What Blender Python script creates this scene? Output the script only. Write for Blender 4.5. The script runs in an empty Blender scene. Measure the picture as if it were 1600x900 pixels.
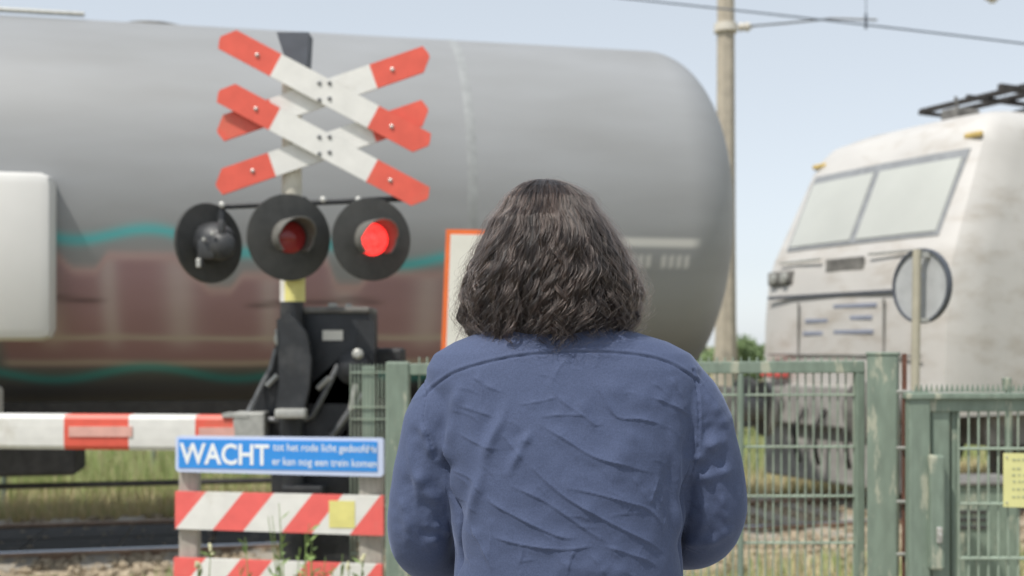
import bpy, bmesh, math, random
import numpy as np
from mathutils import Vector, Matrix, noise
R = math.radians
random.seed(7); rng = np.random.default_rng(7)
scene = bpy.context.scene
col = scene.collection

# ------------------------------------------------------------ camera, sky, sun
F = 1800.0; CAMZ = 1.6
cd = bpy.data.cameras.new('camera'); cam = bpy.data.objects.new('camera', cd); col.objects.link(cam)
cam.location = (0, 0, CAMZ); cam.rotation_euler = (R(90), 0, 0)
cd.sensor_width = 36; cd.lens = 36 * F / 1600; cd.shift_y = 90 / 1600
cd.clip_start = 0.05; cd.clip_end = 3000
cd.dof.use_dof = True; cd.dof.focus_distance = 1.83; cd.dof.aperture_fstop = 4.3
scene.camera = cam

SUN = Vector((-0.36, -0.37, 0.86)).normalized()
w = bpy.data.worlds.new('World'); scene.world = w; w.use_nodes = True
nt = w.node_tree; bg = nt.nodes['Background']
sky = nt.nodes.new('ShaderNodeTexSky'); sky.sky_type = 'NISHITA'; sky.sun_disc = False
sky.sun_elevation = math.asin(SUN.z); sky.sun_rotation = math.atan2(SUN.x, SUN.y)
sky.air_density = 1.0; sky.dust_density = 0.6; sky.ozone_density = 1.2; sky.altitude = 0
hsv = nt.nodes.new('ShaderNodeHueSaturation'); hsv.inputs['Saturation'].default_value = 0.36
nt.links.new(sky.outputs[0], hsv.inputs['Color']); air = nt.nodes.new('ShaderNodeMix'); air.data_type = 'RGBA'; air.inputs[0].default_value = 0.68; air.inputs[7].default_value = (2.45, 2.76, 3.08, 1)
nt.links.new(hsv.outputs[0], air.inputs[6]); nt.links.new(air.outputs[2], bg.inputs[0]); bg.inputs[1].default_value = 0.15
sd = bpy.data.lights.new('sun', 'SUN'); so = bpy.data.objects.new('sun', sd); col.objects.link(so)
sd.energy = 2.6; sd.angle = R(0.9); sd.color = (1, 0.955, 0.89)
so.rotation_euler = (-SUN).to_track_quat('-Z', 'Y').to_euler(); so.location = SUN * 50
vs = scene.view_settings; vs.view_transform = 'Standard'; vs.look = 'None'; vs.exposure = 0.60; vs.gamma = 1
scene.cycles.use_denoising = True
scene.cycles.max_bounces = 8

# ------------------------------------------------------------ helpers
def W(px, py, y):
    "a point seen at photo pixel (px, py) at depth y"
    return Vector(((px - 800) / F * y, y, CAMZ + (540 - py) / F * y))

def mat(name, c, rough=0.6, metal=0.0, var=0.12, scale=12.0, bump=0.0, bscale=60.0, c2=None, mask=(0.45, 0.6), mscale=4.0, spec=0.5, stretch=None, emit=None):
    m = bpy.data.materials.new(name); m.use_nodes = True
    t = m.node_tree; N = t.nodes; L = t.links; b = N['Principled BSDF']
    b.inputs['Roughness'].default_value = rough; b.inputs['Metallic'].default_value = metal
    b.inputs['Specular IOR Level'].default_value = spec
    tc = N.new('ShaderNodeTexCoord'); src = tc.outputs['Object']
    if stretch:
        mp = N.new('ShaderNodeMapping'); mp.inputs['Scale'].default_value = stretch
        L.new(src, mp.inputs[0]); src = mp.outputs[0]
    n = N.new('ShaderNodeTexNoise'); n.inputs['Scale'].default_value = scale; n.inputs['Detail'].default_value = 5
    L.new(src, n.inputs['Vector'])
    r = N.new('ShaderNodeValToRGB'); L.new(n.outputs['Fac'], r.inputs[0])
    r.color_ramp.elements[0].position = 0.3; r.color_ramp.elements[1].position = 0.7
    r.color_ramp.elements[0].color = (*[x * (1 - var) for x in c], 1)
    r.color_ramp.elements[1].color = (*[min(1, x * (1 + var)) for x in c], 1)
    out = r.outputs[0]
    if c2:
        n2 = N.new('ShaderNodeTexNoise'); n2.inputs['Scale'].default_value = mscale; n2.inputs['Detail'].default_value = 8; n2.inputs['Roughness'].default_value = 0.65
        L.new(src, n2.inputs['Vector'])
        r2 = N.new('ShaderNodeValToRGB'); r2.color_ramp.elements[0].position = mask[0]; r2.color_ramp.elements[1].position = mask[1]
        L.new(n2.outputs['Fac'], r2.inputs[0])
        mx = N.new('ShaderNodeMix'); mx.data_type = 'RGBA'
        L.new(r2.outputs[0], mx.inputs[0]); L.new(out, mx.inputs[6]); mx.inputs[7].default_value = (*c2, 1)
        out = mx.outputs[2]
    L.new(out, b.inputs['Base Color'])
    if bump:
        nb = N.new('ShaderNodeTexNoise'); nb.inputs['Scale'].default_value = bscale; nb.inputs['Detail'].default_value = 4
        L.new(src, nb.inputs['Vector'])
        bp = N.new('ShaderNodeBump'); bp.inputs['Strength'].default_value = bump; bp.inputs['Distance'].default_value = 0.01
        L.new(nb.outputs['Fac'], bp.inputs['Height']); L.new(bp.outputs[0], b.inputs['Normal'])
    if emit:
        b.inputs['Emission Color'].default_value = (*emit[0], 1); b.inputs['Emission Strength'].default_value = emit[1]
    return m

M = dict(
    red=mat('red_paint', (0.74, 0.115, 0.075), 0.45, var=0.08, c2=(0.62, 0.16, 0.10), mask=(0.55, 0.75)),
    redfade=mat('red_sheeting', (0.82, 0.14, 0.125), 0.5, var=0.07, c2=(0.70, 0.22, 0.18), mask=(0.5, 0.8)),
    white=mat('white_paint', (0.74, 0.73, 0.69), 0.5, var=0.06, c2=(0.55, 0.52, 0.45), mask=(0.6, 0.8)),
    cream=mat('cream_paint', (0.62, 0.58, 0.48), 0.6, var=0.1),
    black=mat('black_paint', (0.022, 0.024, 0.027), 0.5, var=0.3, c2=(0.07, 0.07, 0.07), mask=(0.5, 0.75), bump=0.1),
    disc=mat('backboard_black', (0.045, 0.045, 0.042), 0.55, var=0.2, c2=(0.075, 0.073, 0.066), mask=(0.4, 0.8), scale=25),
    hood=mat('hood_faded', (0.16, 0.155, 0.14), 0.6, var=0.2, scale=20),
    gun=mat('grey_steel', (0.16, 0.165, 0.17), 0.5, 0.4, var=0.25, scale=30),
    zinc=mat('galvanised_steel', (0.42, 0.42, 0.39), 0.5, 0.3, var=0.15, scale=30),
    bolt=mat('bolt_metal', (0.55, 0.54, 0.5), 0.4, 0.6),
    blue=mat('sign_blue', (0.035, 0.27, 0.72), 0.35, var=0.04),
    lilac=mat('sign_border', (0.56, 0.63, 0.82), 0.4, var=0.04),
    signwhite=mat('sign_white', (0.82, 0.84, 0.84), 0.4, var=0.03),
    orange=mat('orange_paint', (0.78, 0.16, 0.035), 0.5, var=0.06),
    paper=mat('sign_face', (0.72, 0.70, 0.62), 0.6, var=0.04, scale=3, c2=(0.62, 0.61, 0.53), mask=(0.5, 0.9)),
    yellow=mat('yellow_sticker', (0.74, 0.68, 0.24), 0.5, var=0.1),
    yellowp=mat('pale_yellow_sheet', (0.70, 0.68, 0.30), 0.6, var=0.05),
    fade=mat('faded_ink', (0.42, 0.45, 0.28), 0.7),
    wood=mat('weathered_wood', (0.42, 0.39, 0.34), 0.8, var=0.18, scale=8, stretch=(6, 6, 1), bump=0.3, bscale=30),
    green=mat('green_fence_paint', (0.185, 0.235, 0.185), 0.5, var=0.15, c2=(0.38, 0.39, 0.30), mask=(0.57, 0.63), mscale=5, stretch=(3, 3, .8), bump=0.1),
    greenw=mat('green_wire_coating', (0.27, 0.33, 0.26), 0.5, var=0.2, c2=(0.36, 0.38, 0.30), mask=(0.5, 0.7)),
    rust=mat('rusty_hinge', (0.13, 0.055, 0.035), 0.8, var=0.3),
    lens=mat('unlit_red_lens', (0.32, 0.03, 0.03), 0.12, var=0.1),
    lenson=mat('lit_red_lens', (0.9, 0.02, 0.02), 0.2, emit=((1.0, 0.02, 0.02), 1.9)),
    glass=mat('windscreen', (0.50, 0.51, 0.47), 0.12, var=0.08, scale=1.0, spec=0.9),
    rubber=mat('dark_rubber', (0.09, 0.10, 0.12), 0.6),
    loco=mat('locomotive_paint', (0.57, 0.55, 0.52), 0.42, var=0.05, scale=1.5, c2=(0.38, 0.33, 0.27), mask=(0.48, 0.8), mscale=1.6, stretch=(1, 1, 2.5)),
    locod=mat('dusty_bogie', (0.36, 0.30, 0.23), 0.8, var=0.2, scale=5),
    lsteel=mat('dusty_light_steel', (0.34, 0.33, 0.31), 0.8, var=0.25, scale=6),
    steel=mat('dusty_steel', (0.14, 0.135, 0.125), 0.7, var=0.35, scale=7, c2=(0.27, 0.26, 0.24), mask=(0.45, 0.7)),
    dark=mat('dark_undergear', (0.045, 0.042, 0.04), 0.8, var=0.3),
    panel=mat('white_panel', (0.70, 0.69, 0.66), 0.5, var=0.04, scale=2),
    rail=mat('rail_rust', (0.27, 0.18, 0.12), 0.6, 0.2, var=0.25, scale=15),
    railtop=mat('rail_head', (0.22, 0.27, 0.36), 0.28, 0.85, var=0.1, scale=4),
    sleeper=mat('concrete_sleeper', (0.33, 0.30, 0.25), 0.9, var=0.2, scale=9, bump=0.3),
    concrete=mat('mast_concrete', (0.43, 0.38, 0.30), 0.85, var=0.12, scale=6, c2=(0.33, 0.30, 0.25), mask=(0.5, 0.8), bump=0.2),
    ceramic=mat('pale_insulator', (0.62, 0.58, 0.50), 0.4),
    wire=mat('contact_wire', (0.12, 0.14, 0.17), 0.5, 0.5),
    skin=mat('skin', (0.50, 0.30, 0.21), 0.5, var=0.06, scale=20),
    jeans=mat('dark_trousers', (0.03, 0.035, 0.05), 0.85, var=0.2, scale=60, bump=0.2, bscale=300),
    shoe=mat('shoe_leather', (0.03, 0.02, 0.015), 0.5),
    eye=mat('eye_white', (0.75, 0.73, 0.7), 0.2), iris=mat('iris', (0.06, 0.03, 0.015), 0.2),
    brow=mat('eyebrow_hair', (0.03, 0.022, 0.02), 0.8),
    lip=mat('lips', (0.45, 0.19, 0.15), 0.45),
    hedge=mat('hedge_leaf', (0.17, 0.24, 0.10), 0.7, var=0.35, scale=3),
    bark=mat('bark', (0.12, 0.09, 0.06), 0.9),
    weed=mat('weed_green', (0.20, 0.29, 0.09), 0.6, var=0.3, scale=10),
    flower=mat('seed_head', (0.62, 0.60, 0.38), 0.8),
)

_t = M['lenson'].node_tree; _v = _t.nodes.new('ShaderNodeTexVoronoi'); _v.inputs['Scale'].default_value = 95; _c = _t.nodes.new('ShaderNodeTexCoord'); _r = _t.nodes.new('ShaderNodeMapRange')
_t.links.new(_c.outputs['Object'], _v.inputs['Vector']); _t.links.new(_v.outputs['Distance'], _r.inputs[0]); _r.inputs[1].default_value = 0; _r.inputs[2].default_value = .7; _r.inputs[3].default_value = 2.8; _r.inputs[4].default_value = 1.0
_t.links.new(_r.outputs[0], _t.nodes['Principled BSDF'].inputs['Emission Strength']); M['lenson'].node_tree.nodes['Principled BSDF'].inputs['Emission Color'].default_value = (1, .035, .03, 1)
class MB:
    def __init__(s): s.v = []; s.f = []; s.m = []; s.st = []
    def add(s, vs, fs, mi=0):
        s.st.append((len(s.v), len(s.f))); o = len(s.v); s.v += [tuple(v) for v in vs]; s.f += [tuple(i + o for i in f) for f in fs]; s.m += [mi] * len(fs)
        return s
    def box(s, c, size, rot=None, mi=0, bev=0.0):
        hx, hy, hz = [a / 2 for a in size]
        b = min(bev, hx * .9, hy * .9, hz * .9)
        rot = rot or Matrix.Identity(3); c = Vector(c)
        if b <= 0:
            vs = [c + rot @ Vector((x, y, z)) for x in (-hx, hx) for y in (-hy, hy) for z in (-hz, hz)]
            fs = [(0, 1, 3, 2), (4, 6, 7, 5), (0, 4, 5, 1), (2, 3, 7, 6), (0, 2, 6, 4), (1, 5, 7, 3)]
            return s.add(vs, fs, mi)
        bm = bmesh.new(); bmesh.ops.create_cube(bm, size=1)
        for v in bm.verts: v.co = Vector((v.co.x * size[0], v.co.y * size[1], v.co.z * size[2]))
        bmesh.ops.bevel(bm, geom=bm.edges[:], offset=b, segments=2, affect='EDGES', profile=0.5)
        bm.verts.index_update()
        s.add([c + rot @ v.co for v in bm.verts], [[v.index for v in f.verts] for f in bm.faces], mi); bm.free(); return s
    def tube(s, pts, r, n=12, mi=0, cap=True):
        pts = [Vector(p) for p in pts]; rs = r if isinstance(r, (list, tuple)) else [r] * len(pts)
        vs = []; up = None
        for i, p in enumerate(pts):
            d = (pts[min(i + 1, len(pts) - 1)] - pts[max(i - 1, 0)]).normalized()
            if up is None: up = Vector((0, 0, 1)) if abs(d.z) < .9 else Vector((0, 1, 0))
            a = (up - d * up.dot(d)).normalized(); b = d.cross(a); up = a
            for k in range(n):
                t = 2 * math.pi * k / n; vs.append(p + (a * math.cos(t) + b * math.sin(t)) * rs[i])
        fs = []
        for i in range(len(pts) - 1):
            for k in range(n):
                k2 = (k + 1) % n; fs.append((i * n + k, i * n + k2, (i + 1) * n + k2, (i + 1) * n + k))
        if cap: fs.append(tuple(range(n))[::-1]); fs.append(tuple((len(pts) - 1) * n + k for k in range(n)))
        return s.add(vs, fs, mi)
    def prism(s, poly, d, mi=0):
        "poly: list of 3D points in a plane, extruded by vector d"
        n = len(poly); d = Vector(d); vs = [Vector(p) for p in poly]; vs += [p + d for p in vs]
        fs = [tuple(range(n)), tuple(range(2 * n - 1, n - 1, -1))] + [(k, k + n, (k + 1) % n + n, (k + 1) % n) for k in range(n)]
        return s.add(vs, fs, mi)
    def lathe(s, c, axis, prof, n=32, mi=0):
        "prof: (distance along axis, radius)"
        c = Vector(c); ax = Vector(axis).normalized(); a = ax.orthogonal().normalized(); b = ax.cross(a); vs = []
        for h, r in prof:
            for k in range(n):
                t = 2 * math.pi * k / n; vs.append(c + ax * h + (a * math.cos(t) + b * math.sin(t)) * r)
        fs = [(i * n + k, i * n + (k + 1) % n, (i + 1) * n + (k + 1) % n, (i + 1) * n + k) for i in range(len(prof) - 1) for k in range(n)]
        if prof[0][1] > 1e-6: fs.append(tuple(range(n))[::-1])
        if prof[-1][1] > 1e-6: fs.append(tuple((len(prof) - 1) * n + k for k in range(n)))
        return s.add(vs, fs, mi)
    def each(s, name, mats, parent=None, smooth=False):
        "every added piece becomes an object of its own"
        out = []; ends = s.st[1:] + [(len(s.v), len(s.f))]
        for (v0, f0), (v1, f1) in zip(s.st, ends):
            q = MB(); q.v = s.v[v0:v1]; q.f = [tuple(i - v0 for i in f) for f in s.f[f0:f1]]; q.m = s.m[f0:f1]; out.append(q.build(name, mats, parent, smooth))
        return out
    def build(s, name, mats, parent=None, smooth=False, world=True):
        me = bpy.data.meshes.new(name)
        inv = wm(parent).inverted() if (parent and world) else None
        vs = [inv @ Vector(v) for v in s.v] if inv else s.v
        me.from_pydata([tuple(v) for v in vs], [], s.f)
        if not isinstance(mats, (list, tuple)): mats = [mats]
        for m in mats: me.materials.append(m)
        me.polygons.foreach_set('material_index', s.m); me.update()
        bm = bmesh.new(); bm.from_mesh(me); bmesh.ops.recalc_face_normals(bm, faces=bm.faces)
        if smooth:
            for f in bm.faces: f.smooth = True
            for e in bm.edges:
                if len(e.link_faces) == 2 and e.calc_face_angle(0) > R(35): e.smooth = False
        bm.to_mesh(me); bm.free()
        o = bpy.data.objects.new(name, me); col.objects.link(o)
        if parent: o.parent = parent
        return o

def wm(o):
    m = o.matrix_basis.copy()
    while o.parent: o = o.parent; m = o.matrix_basis @ m
    return m
def tag(o, label=None, cat=None, group=None, kind=None):
    for k, v in (('label', label), ('category', cat), ('group', group), ('kind', kind)):
        if v: o[k] = v
    return o
def empty(name, loc, label, cat, group=None):
    o = bpy.data.objects.new(name, None); col.objects.link(o); o.location = loc; o.empty_display_size = .1; tag(o, label, cat, group); return o
def copy_tree(o, parent=None):
    c = o.copy(); col.objects.link(c)
    if parent: c.parent = parent
    for ch in [x for x in bpy.data.objects if x.parent == o]: copy_tree(ch, c)
    return c
def fnoise(x, y, z=0): return noise.noise(Vector((x, y, z)))

# ------------------------------------------------------------ track geometry
CA, SA = math.cos(R(12)), math.sin(R(12))
TO = Vector((-4.27, 9.6, 0))
TD = Vector((CA, SA, 0)); TP = Vector((-SA, CA, 0))     # along, across (away from the camera)
def T(t, v, z): return TO + TD * t + TP * v + Vector((0, 0, z))
def railpt(x, v, z):
    k = 0.03; y = 9.6 + math.tan(R(12)) * (x + 4.27) + k * max(0, x - 1) ** 2
    sl = math.tan(R(12)) + 2 * k * max(0, x - 1); n = Vector((-sl, 1, 0)).normalized()
    return Vector((x, y, 0)) + n * v + Vector((0, 0, z))

# ------------------------------------------------------------ ground
def grid_sheet(name, f, xs, ys, m, z=0):
    vs = [(x, y, f(x, y)) for y in ys for x in xs]; n = len(xs)
    fs = [(j * n + i, j * n + i + 1, (j + 1) * n + i + 1, (j + 1) * n + i) for j in range(len(ys) - 1) for i in range(n - 1)]
    b = MB().add(vs, fs); o = b.build(name, m, smooth=True); return o

g = bpy.data.materials.new('ground_soil'); g.use_nodes = True
t_ = g.node_tree; N = t_.nodes; L = t_.links; b = N['Principled BSDF']; b.inputs['Roughness'].default_value = 0.95
tc = N.new('ShaderNodeTexCoord')
n1 = N.new('ShaderNodeTexNoise'); n1.inputs['Scale'].default_value = 0.9; n1.inputs['Detail'].default_value = 8; L.new(tc.outputs['Object'], n1.inputs[0])
r1 = N.new('ShaderNodeValToRGB'); L.new(n1.outputs[0], r1.inputs[0])
e = r1.color_ramp.elements; e[0].position = .35; e[0].color = (0.16, 0.18, 0.07, 1); e[1].position = .62; e[1].color = (0.42, 0.34, 0.20, 1)
n2 = N.new('ShaderNodeTexNoise'); n2.inputs['Scale'].default_value = 40; n2.inputs['Detail'].default_value = 6; L.new(tc.outputs['Object'], n2.inputs[0])
mx = N.new('ShaderNodeMix'); mx.data_type = 'RGBA'; mx.blend_type = 'MULTIPLY'; mx.inputs[0].default_value = .6
r2 = N.new('ShaderNodeValToRGB'); L.new(n2.outputs[0], r2.inputs[0]); r2.color_ramp.elements[0].color = (.6, .6, .6, 1); r2.color_ramp.elements[0].position = .3; r2.color_ramp.elements[1].position = .65
L.new(r1.outputs[0], mx.inputs[6]); L.new(r2.outputs[0], mx.inputs[7]); L.new(mx.outputs[2], b.inputs['Base Color'])
bp = N.new('ShaderNodeBump'); bp.inputs['Strength'].default_value = .8; bp.inputs['Distance'].default_value = .04; L.new(n2.outputs[0], bp.inputs['Height']); L.new(bp.outputs[0], b.inputs['Normal'])
o = MB().add([(-900, -60, -.16), (900, -60, -.16), (900, 1600, -.16), (-900, 1600, -.16)], [(0, 1, 2, 3)]).build('ground', g); tag(o, kind='structure')

pathm = mat('paving', (0.30, 0.28, 0.25), 0.9, var=0.2, scale=20, bump=0.3, bscale=150)
o = MB().box((0, -1.2, -.08), (9, 10.0, .2), bev=.01).build('path', pathm); tag(o, kind='structure')
far = mat('pale_road', (0.50, 0.48, 0.44), 0.9, var=0.15, scale=2, c2=(0.20, 0.22, 0.13), mask=(0.55, 0.62), mscale=.6)
o = MB().add([(-60, 18.5, -.154), (60, 32, -.154), (60, 40, -.154), (-60, 25, -.154)], [(0, 1, 2, 3)]).build('road', far); tag(o, kind='structure')

bal = mat('ballast_stone', (0.33, 0.27, 0.19), 0.95, var=0.45, scale=22, c2=(0.50, 0.42, 0.31), mask=(0.5, 0.62), mscale=14, bump=1.0, bscale=45)
xs = np.linspace(-14, 16, 121)
vs = []; prof = [(-1.9, -.17), (-1.35, -.075), (-.9, -.06), (0, -.065), (.9, -.06), (1.35, -.075), (1.9, -.17)]
for x in xs:
    for v, z in prof: vs.append(railpt(x, v, z + .02 * fnoise(x * 3, v * 3)))
n = len(prof); fs = [(i * n + k, (i + 1) * n + k, (i + 1) * n + k + 1, i * n + k + 1) for i in range(len(xs) - 1) for k in range(n - 1)]
o = MB().add(vs, fs).build('ballast_bed', bal, smooth=True); tag(o, kind='structure')
# loose stones
sb = MB(); 
ico = bmesh.new(); bmesh.ops.create_icosphere(ico, subdivisions=1, radius=1); ico.verts.index_update()
iv = [v.co.copy() for v in ico.verts]; if_ = [[v.index for v in f.verts] for f in ico.faces]
for k in range(5200):
    x = random.uniform(-6, 8); v = random.choice((random.uniform(-2.1, -.7), random.uniform(-.7, 1.9), random.uniform(-2.1, -.9)))
    p = railpt(x, v, -.05 if abs(v) < 1.3 else -.05 - .17 * (abs(v) - 1.3))
    r = random.uniform(.018, .04); rot = Matrix.Rotation(random.uniform(0, 6.3), 3, Vector((random.random(), random.random(), random.random() + .1)).normalized())
    sb.add([p + rot @ Vector((q.x * r * 1.3, q.y * r, q.z * r * .7)) * random.uniform(.8, 1.2) for q in iv], if_)
o = sb.build('ballast_stones', bal); tag(o, 'angular pale ballast stones lying around the rails and sleepers', 'gravel', kind='stuff')

# sleepers and rails
slp = MB().box((0, 0, 0), (.26, 2.5, .14), bev=.02).build('sleeper', M['sleeper'])
first = True
for k in range(33):
    x = -6.3 + k * .6 * CA; p = railpt(x, 0, -.105); q = railpt(x + .1, 0, -.105); ang = math.atan2((q - p).y, (q - p).x)
    o = slp if first else slp.copy()
    if not first: col.objects.link(o)
    first = False
    o.location = p; o.rotation_euler = (0, 0, ang)
    tag(o, 'concrete sleeper lying in the ballast under the two rails', 'sleeper', 'sleepers under the track')
def rail(v, shiny):
    b = MB(); pr = [(-.065, -.045), (.065, -.045), (.065, -.03), (.012, -.02), (.012, .075), (.036, .085), (.036, .115), (-.036, .115), (-.036, .085), (-.012, .075), (-.012, -.02), (-.065, -.03)]
    xs = np.linspace(-14, 16, 61); n = len(pr); vs = [railpt(x, v + a, z - .115) for x in xs for a, z in pr]
    fs = []; mi = []
    for i in range(len(xs) - 1):
        for k in range(n):
            fs.append((i * n + k, i * n + (k + 1) % n, (i + 1) * n + (k + 1) % n, (i + 1) * n + k)); mi.append(1 if k in (6,) else 0)
    b.add(vs, fs); b.m = mi
    return b.build('rail', [M['rail'], M['railtop'] if shiny else M['rail']])
o = rail(-.75, True); tag(o, 'near shiny steel rail running past behind the striped boards', 'rail')
o = rail(.75, False); tag(o, 'far rusty brown rail with grass growing right behind it', 'rail')

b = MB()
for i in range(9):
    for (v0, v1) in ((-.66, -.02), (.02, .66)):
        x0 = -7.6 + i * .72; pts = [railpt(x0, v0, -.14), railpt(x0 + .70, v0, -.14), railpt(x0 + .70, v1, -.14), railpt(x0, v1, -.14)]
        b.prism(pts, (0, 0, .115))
shadem = mat('track_shade_dark', (.035, .034, .032), .85, var=.3, scale=8, c2=(.20, .17, .13), mask=(.60, .72), mscale=3, bump=.4)  # near-black slabs added between the rails to stand for the train's shade
for o in b.each('shade_slab', shadem): tag(o, 'dark slab added between the two rails to stand for the shade under the train', 'shade slab', 'added shade slabs between the rails')

# grass
def grass(name, n, area, hmin, hmax, cols, label, lean=.35, wd=.006):
    V = []; Fc = []; C = []
    for k in range(n):
        p, hs = area()
        a = random.uniform(0, 6.28); h = random.uniform(hmin, hmax) * hs; wx, wy = math.cos(a) * wd, math.sin(a) * wd
        la = random.uniform(0, 6.28); l = h * random.uniform(0, lean); dx, dy = math.cos(la) * l, math.sin(la) * l
        i = len(V)
        V += [(p.x - wx, p.y - wy, p.z), (p.x + wx, p.y + wy, p.z), (p.x + dx * .4 + wx * .7, p.y + dy * .4 + wy * .7, p.z + h * .6), (p.x + dx * .4 - wx * .7, p.y + dy * .4 - wy * .7, p.z + h * .6), (p.x + dx, p.y + dy, p.z + h)]
        Fc += [(i, i + 1, i + 2, i + 3), (i + 3, i + 2, i + 4)]
        c = random.choice(cols); f = random.uniform(.8, 1.2); C += [(c[0] * f, c[1] * f, c[2] * f, 1)] * 5
    me = bpy.data.meshes.new(name); me.from_pydata(V, [], Fc)
    at = me.color_attributes.new('tint', 'FLOAT_COLOR', 'POINT'); at.data.foreach_set('color', np.array(C, dtype=np.float32).ravel())
    m = bpy.data.materials.new(name + '_blade'); m.use_nodes = True; nn = m.node_tree.nodes; b = nn['Principled BSDF']; b.inputs['Roughness'].default_value = .7
    aa = nn.new('ShaderNodeAttribute'); aa.attribute_name = 'tint'; m.node_tree.links.new(aa.outputs['Color'], b.inputs['Base Color'])
    me.materials.append(m); o = bpy.data.objects.new(name, me); col.objects.link(o); tag(o, label, 'grass', kind='stuff'); return o
GR = [(0.33, 0.41, 0.15), (0.38, 0.45, 0.19), (0.29, 0.38, 0.14), (0.54, 0.49, 0.29)]
DR = [(0.70, 0.58, 0.38), (0.64, 0.54, 0.35), (0.55, 0.49, 0.28), (0.40, 0.43, 0.20)]
def a1():
    x = random.uniform(-6.5, 8); v = 1.5 + random.random() ** 1.3 * 2.2; q = railpt(x, v, -.165); return q, 1
def a2():
    x = random.uniform(-8.5, 11); v = 2.8 + random.random() * 6.0; q = railpt(x, v, -.165); return q, (.7 + .6 * max(0, .5 + fnoise(x, v)))
def a3():
    x = random.uniform(-3.6, 5.5); v = -1.7 - random.random() ** .8 * 2.6; q = railpt(x, v, -.165); return q, .5 + .9 * max(0, .3 + fnoise(x * 1.3, v * 1.3, 4))
grass('dry_grass', 26000, a1, .08, .28, DR, 'dry straw coloured grass strip just beyond the far rail')
grass('green_grass', 42000, a2, .12, .42, GR, 'taller green grass on the verge behind the dry strip')
grass('verge_grass', 16000, a3, .07, .26, GR + DR, 'patchy grass and weeds between the fence and the track')

def a4():
    x = random.uniform(-3.6, .2); y = random.uniform(7.5, 8.55) + .1 * x; return Vector((x, y, -.15)), .4 + .8 * max(0, .4 + fnoise(x * 1.7, y * 2, 9))
grass('front_grass', 14000, a4, .05, .20, GR + DR + [(.5, .45, .3)], 'short mixed grass in front of the near rail by the striped boards')
# ------------------------------------------------------------ far bushes
def bush(px, y, h, wd, label, seed):
    rd = random.Random(seed); p = W(px, 540, y); p.z = -.16
    root = empty('bush', p, label, 'bush')
    V = []; Fc = []
    for c in range(46):
        cx, cy, cz = rd.gauss(0, wd * .33), rd.gauss(0, wd * .3), h * (.25 + .62 * rd.random()); cr = rd.uniform(.25, .5)
        for k in range(120):
            d = Vector((rd.gauss(0, 1), rd.gauss(0, 1), rd.gauss(0, 1))).normalized() * cr * rd.uniform(.5, 1)
            q = Vector((p.x + cx, p.y + cy, p.z + cz)) + d; a = Vector((rd.gauss(0, 1), rd.gauss(0, 1), rd.gauss(0, 1))).normalized() * .09; bb = a.orthogonal().normalized() * .05
            i = len(V); V += [q - a, q + bb, q + a, q - bb]; Fc.append((i, i + 1, i + 2, i + 3))
    MB().add(V, Fc).build('foliage', M['hedge'], root)
    s = MB()
    for k in range(5): s.tube([p, p + Vector((rd.uniform(-.6, .6), rd.uniform(-.4, .4), h * .7))], [.06, .02], 6)
    s.build('stem', M['bark'], root)
bush(1172, 46, 2.1, 1.7, 'green bush far off in the gap left of the locomotive nose', 1)
bush(1218, 52, 1.7, 2.6, 'low broad bush far off, partly behind the locomotive nose', 2)
bush(1128, 55, 1.9, 2.3, 'far bush beside the foot of the concrete mast', 3)

# posts of the far verge
def verge_post(px, y, h, label):
    p = W(px, 540, y); p.z = -.16; b = MB().tube([p, p + Vector((0, 0, h))], .028, 10).box(p + Vector((0, 0, h + .01)), (.07, .07, .03), bev=.006)
    o = b.build('verge_post', M['green'], smooth=True); tag(o, label, 'post', 'green posts on the far verge')
verge_post(240, 15.5, 1.0, 'thin green post in the grass beyond the track, nearer the striped boards')
verge_post(6, 12.2, .5, 'thin green post beyond the track at the left edge of the photo')

# ------------------------------------------------------------ catenary mast and wires
p0 = W(1134, 555, 20); p0.z = -.16
root = empty('overhead_line_mast', p0, 'tall tapered concrete mast rising behind the tank wagon end', 'mast')
a_ = MB()
for i in range(9):
    pass
prof = [(-.16, .24), (1.3, .20), (2.0, .175), (3.4, .165), (9.5, .135)]
vs = []; 
for z, r in prof:
    for k in range(8):
        t = math.pi / 4 * k + math.pi / 8; vs.append((p0.x + r * math.cos(t) * 1.05, p0.y + r * math.sin(t), z))
fs = [(i * 8 + k, i * 8 + (k + 1) % 8, (i + 1) * 8 + (k + 1) % 8, (i + 1) * 8 + k) for i in range(len(prof) - 1) for k in range(8)] + [tuple((len(prof) - 1) * 8 + k for k in range(8))]
MB().add(vs, fs).build('column', M['concrete'], root, smooth=False)
zc = CAMZ + (540 - 44) / F * 20
MB().lathe((p0.x, p0.y, zc - .07), (0, 0, 1), [(0, .205), (.14, .20)], 20).build('clamp_band', M['ceramic'], root)
c0 = W(1150, 43, 20)
MB().lathe(c0, (1, -.05, .05), [(0, .03), (.05, .03), (.06, .07), (.1, .08), (.14, .05), (.17, .08), (.22, .08), (.26, .03), (.3, .02)], 16).build('insulator', M['ceramic'], root, smooth=True)
arm = MB(); arm.tube([c0 + Vector((.25, -.02, .02)), W(1230, 36, 19.0), W(1300, 29, 18.3), W(1370, 31, 17.9)], .018, 8).build('steady_arm', M['gun'], root)
def sagwire(name, pts, r, label):
    P = [Vector(p) for p in pts]; o = MB().tube(P, r, 8).build(name, M['wire'], smooth=True); tag(o, label, 'cable'); return o
pts = []
for i in range(25):
    s = i / 24; px = 700 + 1100 * s; pts.append(W(px, -30 + 1100 * s * .112 - 18 * s * (1 - s), 17.9 - 2.0 * s))
sagwire('contact_wire', pts, .014, 'thin dark overhead wire sloping across the sky to the right')
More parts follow.
